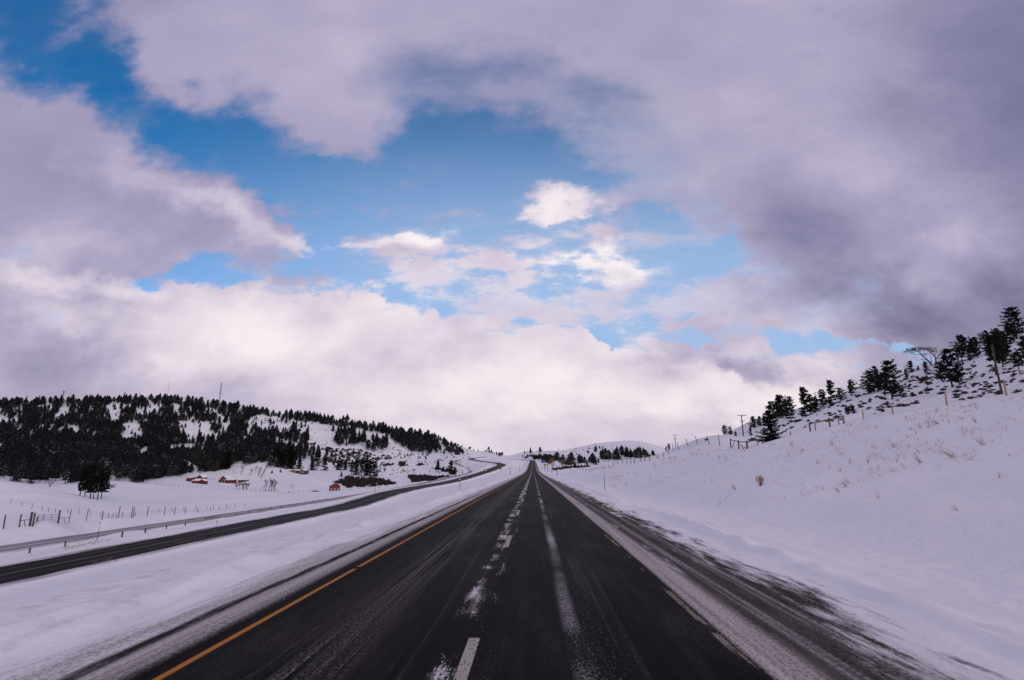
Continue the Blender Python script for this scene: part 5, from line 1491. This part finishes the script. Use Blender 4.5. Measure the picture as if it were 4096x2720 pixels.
# brown heap by the little barn
p, s = site(315, 491.7)
b = MB(); r_ = random.Random(4)
n1, n2_ = 9, 22
vs = [(0, 0, 1.0)]
for i in range(1, n1):
    for j in range(n2_):
        a = 6.283 * j / n2_; q = i / (n1 - 1)
        vs.append((math.cos(a) * q * (1 + r_.uniform(-.1, .1)), math.sin(a) * q * (1 + r_.uniform(-.1, .1)), (1 - q ** 1.4) * (1 + r_.uniform(-.2, .2)) - .12))
fs = [(0, 1 + j, 1 + (j + 1) % n2_) for j in range(n2_)]
for i in range(n1 - 2):
    for j in range(n2_):
        a0 = 1 + i * n2_; fs.append((a0 + j, a0 + n2_ + j, a0 + n2_ + (j + 1) % n2_, a0 + (j + 1) % n2_))
b.add(vs, fs)
o = b.build('brown_heap', M['haypile'], None, p); o.scale = (5.4 * s, 3.5 * s, 1.0 * s); tag(o, 'low reddish brown heap on the snow left of the small red barn', 'heap')
p, s = site(288.5, 492.5)
o = link_copy(o.data, 'brown_heap', p, (1.4 * s, 1.2 * s, .9 * s), 1.0); tag(o, 'tiny reddish heap beside the field fence under the pinkish tree', 'heap')

# ------------------------------------------------------------------ vehicles
def car(p, heading, paint, label, kind='car', lights=True):
    o = empty('car' if kind == 'car' else 'pickup_truck', p, label, 'car' if kind == 'car' else 'truck', 'vehicles on the lower road', heading)
    # local -Y is the front
    prof = [(-2.25, .35), (-2.3, .62), (-2.15, .85), (-1.2, .98), (-.55, 1.46), (.95, 1.5), (1.7, 1.08), (2.2, 1.0), (2.28, .6), (2.2, .35)]
    if kind != 'car': prof = [(-2.6, .45), (-2.65, .9), (-2.5, 1.15), (-1.3, 1.22), (-.8, 1.85), (.7, 1.88), (.85, 1.2), (2.6, 1.18), (2.62, .5)]
    b = MB()
    n_ = len(prof); W_ = .88
    vs = []
    for sx in (-1, 1):
        for y, z in prof: vs.append((sx * W_ * (1 if z < 1.2 else .8), y, z))
    b.add(vs, [(k, (k + 1) % n_, n_ + (k + 1) % n_, n_ + k) for k in range(n_)] + [tuple(range(n_)), tuple(reversed(range(n_, 2 * n_)))])
    b.build('body', M[paint], o, bevel=.06)
    z0, z1_, y0, y1 = (1.02, 1.40, -1.12, -.62) if kind == 'car' else (1.28, 1.78, -1.25, -.86)
    b = MB(); b.add([(-.70, y0 - .04, z0), (.70, y0 - .04, z0), (.64, y1 - .04, z1_), (-.64, y1 - .04, z1_)], [(0, 1, 2, 3)]); b.build('windscreen', M['glass'], o)
    for sx in (-1, 1):
        for y in (-1.4, 1.4) if kind == 'car' else (-1.75, 1.7):
            b = MB(); b.tube((sx * .74, y, .33), (sx * .93, y, .33), .33, .33, 14)
            w = b.build('wheel', M['rubber'], o)
            b = MB(); b.tube((sx * .92, y, .33), (sx * .945, y, .33), .2, .2, 10); b.build('rim', M['steel'], w)
        b = MB(); b.box((sx * .62, prof[1][0] - .03, prof[1][1] + .06), (.34, .1, .2)); b.build('headlight', M['headlamp'] if lights else M['white'], o, bevel=.02)
    b = MB(); b.box((0, prof[1][0] - .02, .5), (1.2, .1, .2)); b.build('grille', M['black'], o)
    return o
def on_path(path, px):
    """point of a centre line seen at pixel column px, nearest along the path order"""
    c = path - CAM
    u_ = CX + F * (c @ RIGHT) / (c @ FWD)
    return u_
def path_at_d(path, d, off=0.0):
    c = (path - CAM) @ FH
    k = int(np.argmin(abs(c - d)))
    t = path[min(k + 1, len(path) - 1)] - path[max(k - 1, 0)]
    t = t / np.linalg.norm(t[:2])
    return path[k] + np.array([t[1], -t[0], 0]) * off + np.array([0, 0, .05 + .0004 * np.hypot(*path[k, :2])]), math.atan2(t[1], t[0])
q, h_ = path_at_d(OPP, 437, -1.6)
car(q, h_ - math.pi / 2, 'carpaint', 'dark red car with lit headlights coming down the lower road')
q, h_ = path_at_d(OPP, 592, 1.6)
car(q, h_ - math.pi / 2, 'carpaint2', 'dark car on the tight bend of the lower road', lights=True)
q, h_ = path_at_d(OPP, 806, -1.6)
car(q, h_ - math.pi / 2, 'carpaint2', 'dark pickup truck far up the lower road at the inner bend', 'pickup', False)
# boxy brown truck on the far curve
c = (MAIN - CAM) @ FH; k_ = int(np.argmin(abs((CX + F * ((MAIN - CAM) @ RIGHT) / ((MAIN - CAM) @ FWD)) - 489.5) + (c < 1150) * 1e3))
q = MAIN[k_]; t = MAIN[k_ + 1] - MAIN[k_ - 1]
o = empty('box_truck', q + np.array([0, 0, .6]), 'brown boxy truck crossing on the far curve of the highway', 'truck', None, math.atan2(t[1], t[0]) - math.pi / 2)
b = MB(); b.box((0, -.9, 2.1), (2.5, 6.0, 2.9)); b.build('cargo_box', M['carpaint3'], o, bevel=.06)
b = MB(); b.box((0, 3.3, 1.6), (2.3, 2.0, 2.0), top=.9); b.build('cab', M['carpaint3'], o, bevel=.1)
b = MB(); b.box((0, 0, .6), (2.2, 8.0, .35)); b.build('chassis', M['black'], o)
b = MB(); b.box((0, 4.18, 2.0), (1.8, .25, .7)); b.build('windscreen', M['glass'], o)
for sx in (-1, 1):
    for y in (-2.6, 3.2):
        b = MB(); b.tube((sx * .9, y, .45), (sx * 1.2, y, .45), .48, .48, 12); b.build('wheel', M['rubber'], o)

# ------------------------------------------------------------------ sky, sun, camera
def make_sky():
    w = bpy.data.worlds.new('World'); scene.world = w
    w.use_nodes = True
    nt = w.node_tree; g = G(nt)
    bg = nt.nodes['Background']
    tc = g.new('ShaderNodeTexCoord')
    d = S(nt, tc.outputs['Generated'])
    x, y, z = g.sep(d)
    yc = y.max(0.12)
    u, v = x / yc, z / yc
    sky = g.new('ShaderNodeTexSky'); sky.sky_type = 'NISHITA'; sky.sun_disc = False
    sky.sun_elevation = math.radians(SUN_EL); sky.sun_rotation = math.radians(SUN_AZ)
    sky.air_density = 1.0; sky.dust_density = 0.4; sky.ozone_density = 2.5
    blue = S(nt, sky.outputs[0])
    # cloud texture coordinates: a flat cloud deck seen in perspective
    zz = z.max(0.0) + 0.16
    deck = g.vec(x / zz, y / zz)
    n1 = g.noise(deck, 1.15, 5, 0.52)
    n2 = g.noise(g.vec(u, v * 1.7), 4.6, 6, 0.56, 0.15)
    n3 = g.noise(g.vec(u, v * 1.5, 4.0), 1.8, 3, 0.5)
    n4 = g.noise(g.vec(u, v * 2.3, 2.0), 6.5, 6, 0.6)
    wx = (g.noise(g.vec(u, v * 1.3, 7.0), 4.5, 6, 0.6) - 0.5) * 0.34
    wy = (g.noise(g.vec(u, v * 1.3, 11.0), 4.5, 6, 0.6) - 0.5) * 0.26
    pw = g.vec(u + wx, v + wy)
    def uvof(px, py):
        r = raydir(px, py); return r[0] / r[1], r[2] / r[1]
    def blob(px, py, rx, ry, rot=0.0, soft=0.0):
        c = uvof(px, py)
        a = uvof(px + 6, py); b = uvof(px, py - 6)
        sx = math.hypot(a[0] - c[0], a[1] - c[1]) / 6; sy = math.hypot(b[0] - c[0], b[1] - c[1]) / 6
        mp = g.new('ShaderNodeMapping'); mp.vector_type = 'TEXTURE'
        nt.links.new(pw.s, mp.inputs['Vector'])
        mp.inputs['Location'].default_value = (c[0], c[1], 0)
        mp.inputs['Rotation'].default_value = (0, 0, math.radians(rot))
        mp.inputs['Scale'].default_value = (rx * sx, ry * sy, 1)
        ln = g.new('ShaderNodeVectorMath'); ln.operation = 'LENGTH'
        nt.links.new(mp.outputs[0], ln.inputs[0])
        return S(nt, ln.outputs['Value']).smooth(1.0, soft)
    def field(lst):
        acc = None
        for w_, *a in lst:
            t = blob(*a) * w_
            acc = t if acc is None else acc + t
        return acc
    clear = field(CLEAR)
    low = v.smooth(0.62, 0.30)
    clear = clear.min(1.05 - low * 0.68)
    cov = clear + (n2 - 0.5) * (low * 1.0 + 1.4) + (n1 - 0.5) * 0.7 + (n4 - 0.5) * (low * 6.0 * clear.smooth(0.0, 0.4) + 0.3)
    cov = cov - v.smooth(0.20, 0.06) * 2.0
    cloud = cov.smooth(0.84, 0.06)
    veil = field(VEIL).min(1.0) * (n2 * 1.3 + n3 * 0.7).smooth(0.75, 1.25, 0.45, 1.0)
    cloud = cloud * (1.0 - veil * 0.85)
    thin = cov.smooth(1.30, 0.40) * (low * 0.18 + 0.14) * n3.smooth(0.3, 0.65)
    lit = field(LIT) + (n2 - 0.5) * (low * 0.75 + 0.16) * v.smooth(-0.02, 0.16, 0.25, 1.0) + (n3 - 0.5) * 0.36 + (n1 - 0.5) * 0.26 + 0.50 + low * 0.07
    ccol = g.ramp(lit, CLOUDRAMP)
    ccol = g.mix(v.smooth(0.42, 0.06) * v.smooth(-0.02, 0.06) * 0.22, ccol, (0.86, 0.715, 0.76))
    e = g.new('ShaderNodeSeparateXYZ')
    bl = g.mix(v.smooth(0.0, 0.95), (0.60, 0.68, 0.86), (0.10, 0.20, 0.40))
    tint = g.mix(v.smooth(0.22, 0.62), SKYTINT_LOW, SKYTINT)
    mul = g.new('ShaderNodeMix'); mul.data_type = 'RGBA'; mul.blend_type = 'MULTIPLY'; mul.inputs[0].default_value = 1.0
    nt.links.new(blue.s, mul.inputs[6]); nt.links.new(tint.s, mul.inputs[7])
    bluec = S(nt, mul.outputs[2])
    pale = (v.smooth(0.82, 0.26) * u.smooth(-1.15, -0.05)).clamp() * 0.85
    bluec = g.mix(pale, bluec, (3.7, 5.3, 8.0))
    sc = g.new('ShaderNodeMix'); sc.data_type = 'RGBA'; sc.blend_type = 'MIX'
    # the cloud radiance is given for strength 1, the sky for SKYSTR
    inv = 1.0 / SKYSTR
    cl = g.new('ShaderNodeVectorMath'); cl.operation = 'SCALE'; nt.links.new(ccol.s, cl.inputs[0]); cl.inputs['Scale'].default_value = inv
    col = g.mix((cloud + thin).min(1.0), bluec, S(nt, cl.outputs[0]))
    # behind and overhead the deck is plain bright overcast
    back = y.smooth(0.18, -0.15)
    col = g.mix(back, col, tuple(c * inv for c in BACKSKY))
    nt.links.new(col.s, bg.inputs['Color'])
    bg.inputs['Strength'].default_value = SKYSTR
    w.cycles.sampling_method = 'MANUAL'; w.cycles.sample_map_resolution = 256
    for n_ in [n_ for n_ in nt.nodes if n_ in (sc, e)]: nt.nodes.remove(n_)

SUN_EL, SUN_AZ, SKYSTR = 11.0, 150.0, 0.10
SKYTINT, SKYTINT_LOW = (0.12, 0.80, 1.25), (0.86, 1.22, 1.62)
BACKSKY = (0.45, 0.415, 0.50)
CLOUDRAMP = [(0.0, (0.12, 0.12, 0.24)), (0.25, (0.235, 0.225, 0.37)), (0.5, (0.40, 0.365, 0.53)), (0.75, (0.70, 0.625, 0.725)), (1.0, (0.93, 0.85, 0.875))]
CLEAR = [
 (1.0, 30, 10, 100, 95, 0), (0.9, 85, 70, 95, 80, -30), (1.0, 165, 125, 130, 62, -22), (0.9, 270, 165, 110, 62, -18),
 (0.9, 335, 195, 110, 60, -10), (0.9, 400, 180, 120, 80, 5), (0.9, 470, 160, 130, 95, 0), (0.8, 545, 165, 100, 75, -20), (0.8, 600, 200, 90, 50, -25), (0.6, 655, 232, 70, 34, -20),
 (0.7, 345, 245, 120, 32, 0), (0.7, 500, 225, 150, 42, 0), (0.6, 620, 240, 100, 40, 0),
 (1.0, 250, 272, 210, 34, -3), (0.85, 430, 278, 170, 38, 0), (0.8, 560, 292, 150, 36, 0), (1.0, 520, 316, 150, 40, 0), (0.9, 690, 275, 90, 70, 20), (0.9, 655, 345, 120, 28, 0), (0.6, 590, 232, 150, 40, 0), (0.9, 825, 347, 110, 30, -6),
 (-0.75, 425, 240, 80, 36, 5), (-1.3, 566, 210, 84, 34, 16), (-0.85, 620, 262, 110, 32, 0), (-0.5, 345, 243, 56, 16, -8), (-0.6, 478, 275, 60, 18, 20),
 (-0.6, 700, 318, 60, 26, 20), (-0.9, 580, 345, 90, 22, -4), (-0.35, 55, 32, 46, 20, 20), (-0.45, 318, 104, 40, 44, -40), (0.35, 250, 108, 110, 46, -20), (-0.7, 265, 222, 100, 36, -28), (-0.7, 90, 210, 150, 70, -20), (-0.6, 250, 345, 150, 50, 0), (0.75, 590, 296, 230, 95, 0), (0.5, 420, 262, 150, 50, 0), (-0.7, 560, 352, 200, 22, 0), (-0.5, 400, 320, 130, 36, 0),
]
VEIL = [(1.0, 460, 85, 170, 80, -5), (1.0, 600, 135, 130, 95, -30), (0.7, 670, 230, 100, 60, -20), (0.8, 640, 300, 140, 60, 0), (0.55, 800, 290, 150, 60, -10), (0.7, 500, 300, 140, 40, 0), (0.6, 260, 270, 180, 24, 0)]
LIT = [ (0.30, 560, 275, 250, 95, 0),
 (0.20, 130, 172, 110, 36, -20), (0.26, 235, 216, 110, 36, -28), (0.42, 425, 236, 75, 26, 6), (0.34, 566, 206, 70, 30, 16), (0.36, 615, 256, 110, 24, 0),
 (0.30, 300, 322, 330, 66, 0), (0.40, 520, 388, 320, 66, 0), (0.28, 640, 340, 130, 28, 0), (0.34, 780, 400, 210, 50, 0), (0.34, 335, 240, 70, 18, -8),
 (0.10, 640, 130, 180, 100, 0), (0.16, 500, 445, 420, 26, 0), (0.22, 90, 285, 190, 22, -2),
 (-0.24, 20, 385, 170, 70, 0), (-0.34, 1000, 340, 210, 120, 0), (-0.32, 1040, 120, 230, 320, 0), (-0.34, 890, 310, 130, 56, -25), (-0.16, 800, 240, 170, 80, -30),
 (-0.34, 750, 366, 34, 18, 0), (-0.20, 10, 10, 170, 110, 0),
]
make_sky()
sun = bpy.data.lights.new('sun', 'SUN'); sun.energy = 1.3; sun.angle = math.radians(10); sun.color = (1.0, 0.88, 0.80)
so = bpy.data.objects.new('sun', sun); COL.objects.link(so)
a, e_ = math.radians(SUN_AZ), math.radians(SUN_EL)
sd = Vector((math.sin(a) * math.cos(e_), math.cos(a) * math.cos(e_), math.sin(e_)))
so.rotation_euler = (-sd).to_track_quat('-Z', 'Y').to_euler()
so.location = (0, 0, 60)

cam = bpy.data.cameras.new('camera'); cam.sensor_width = 36.0; cam.lens = 36.0 * F / 1024; cam.clip_end = 20000; cam.clip_start = 0.1
co = bpy.data.objects.new('camera', cam); COL.objects.link(co)
co.location = (0, 0, H0); co.rotation_euler = (math.pi / 2 + TH, 0, PSI)
scene.camera = co
vs = scene.view_settings
vs.view_transform = 'Standard'; vs.look = 'None'; vs.exposure = 0.03; vs.gamma = 1.0; vs.use_curve_mapping = False
scene.display_settings.display_device = 'sRGB'
scene.render.engine = 'CYCLES'
scene.cycles.max_bounces = 4; scene.cycles.diffuse_bounces = 2; scene.cycles.transparent_max_bounces = 4
scene.cycles.use_adaptive_sampling = True; scene.cycles.adaptive_threshold = 0.02
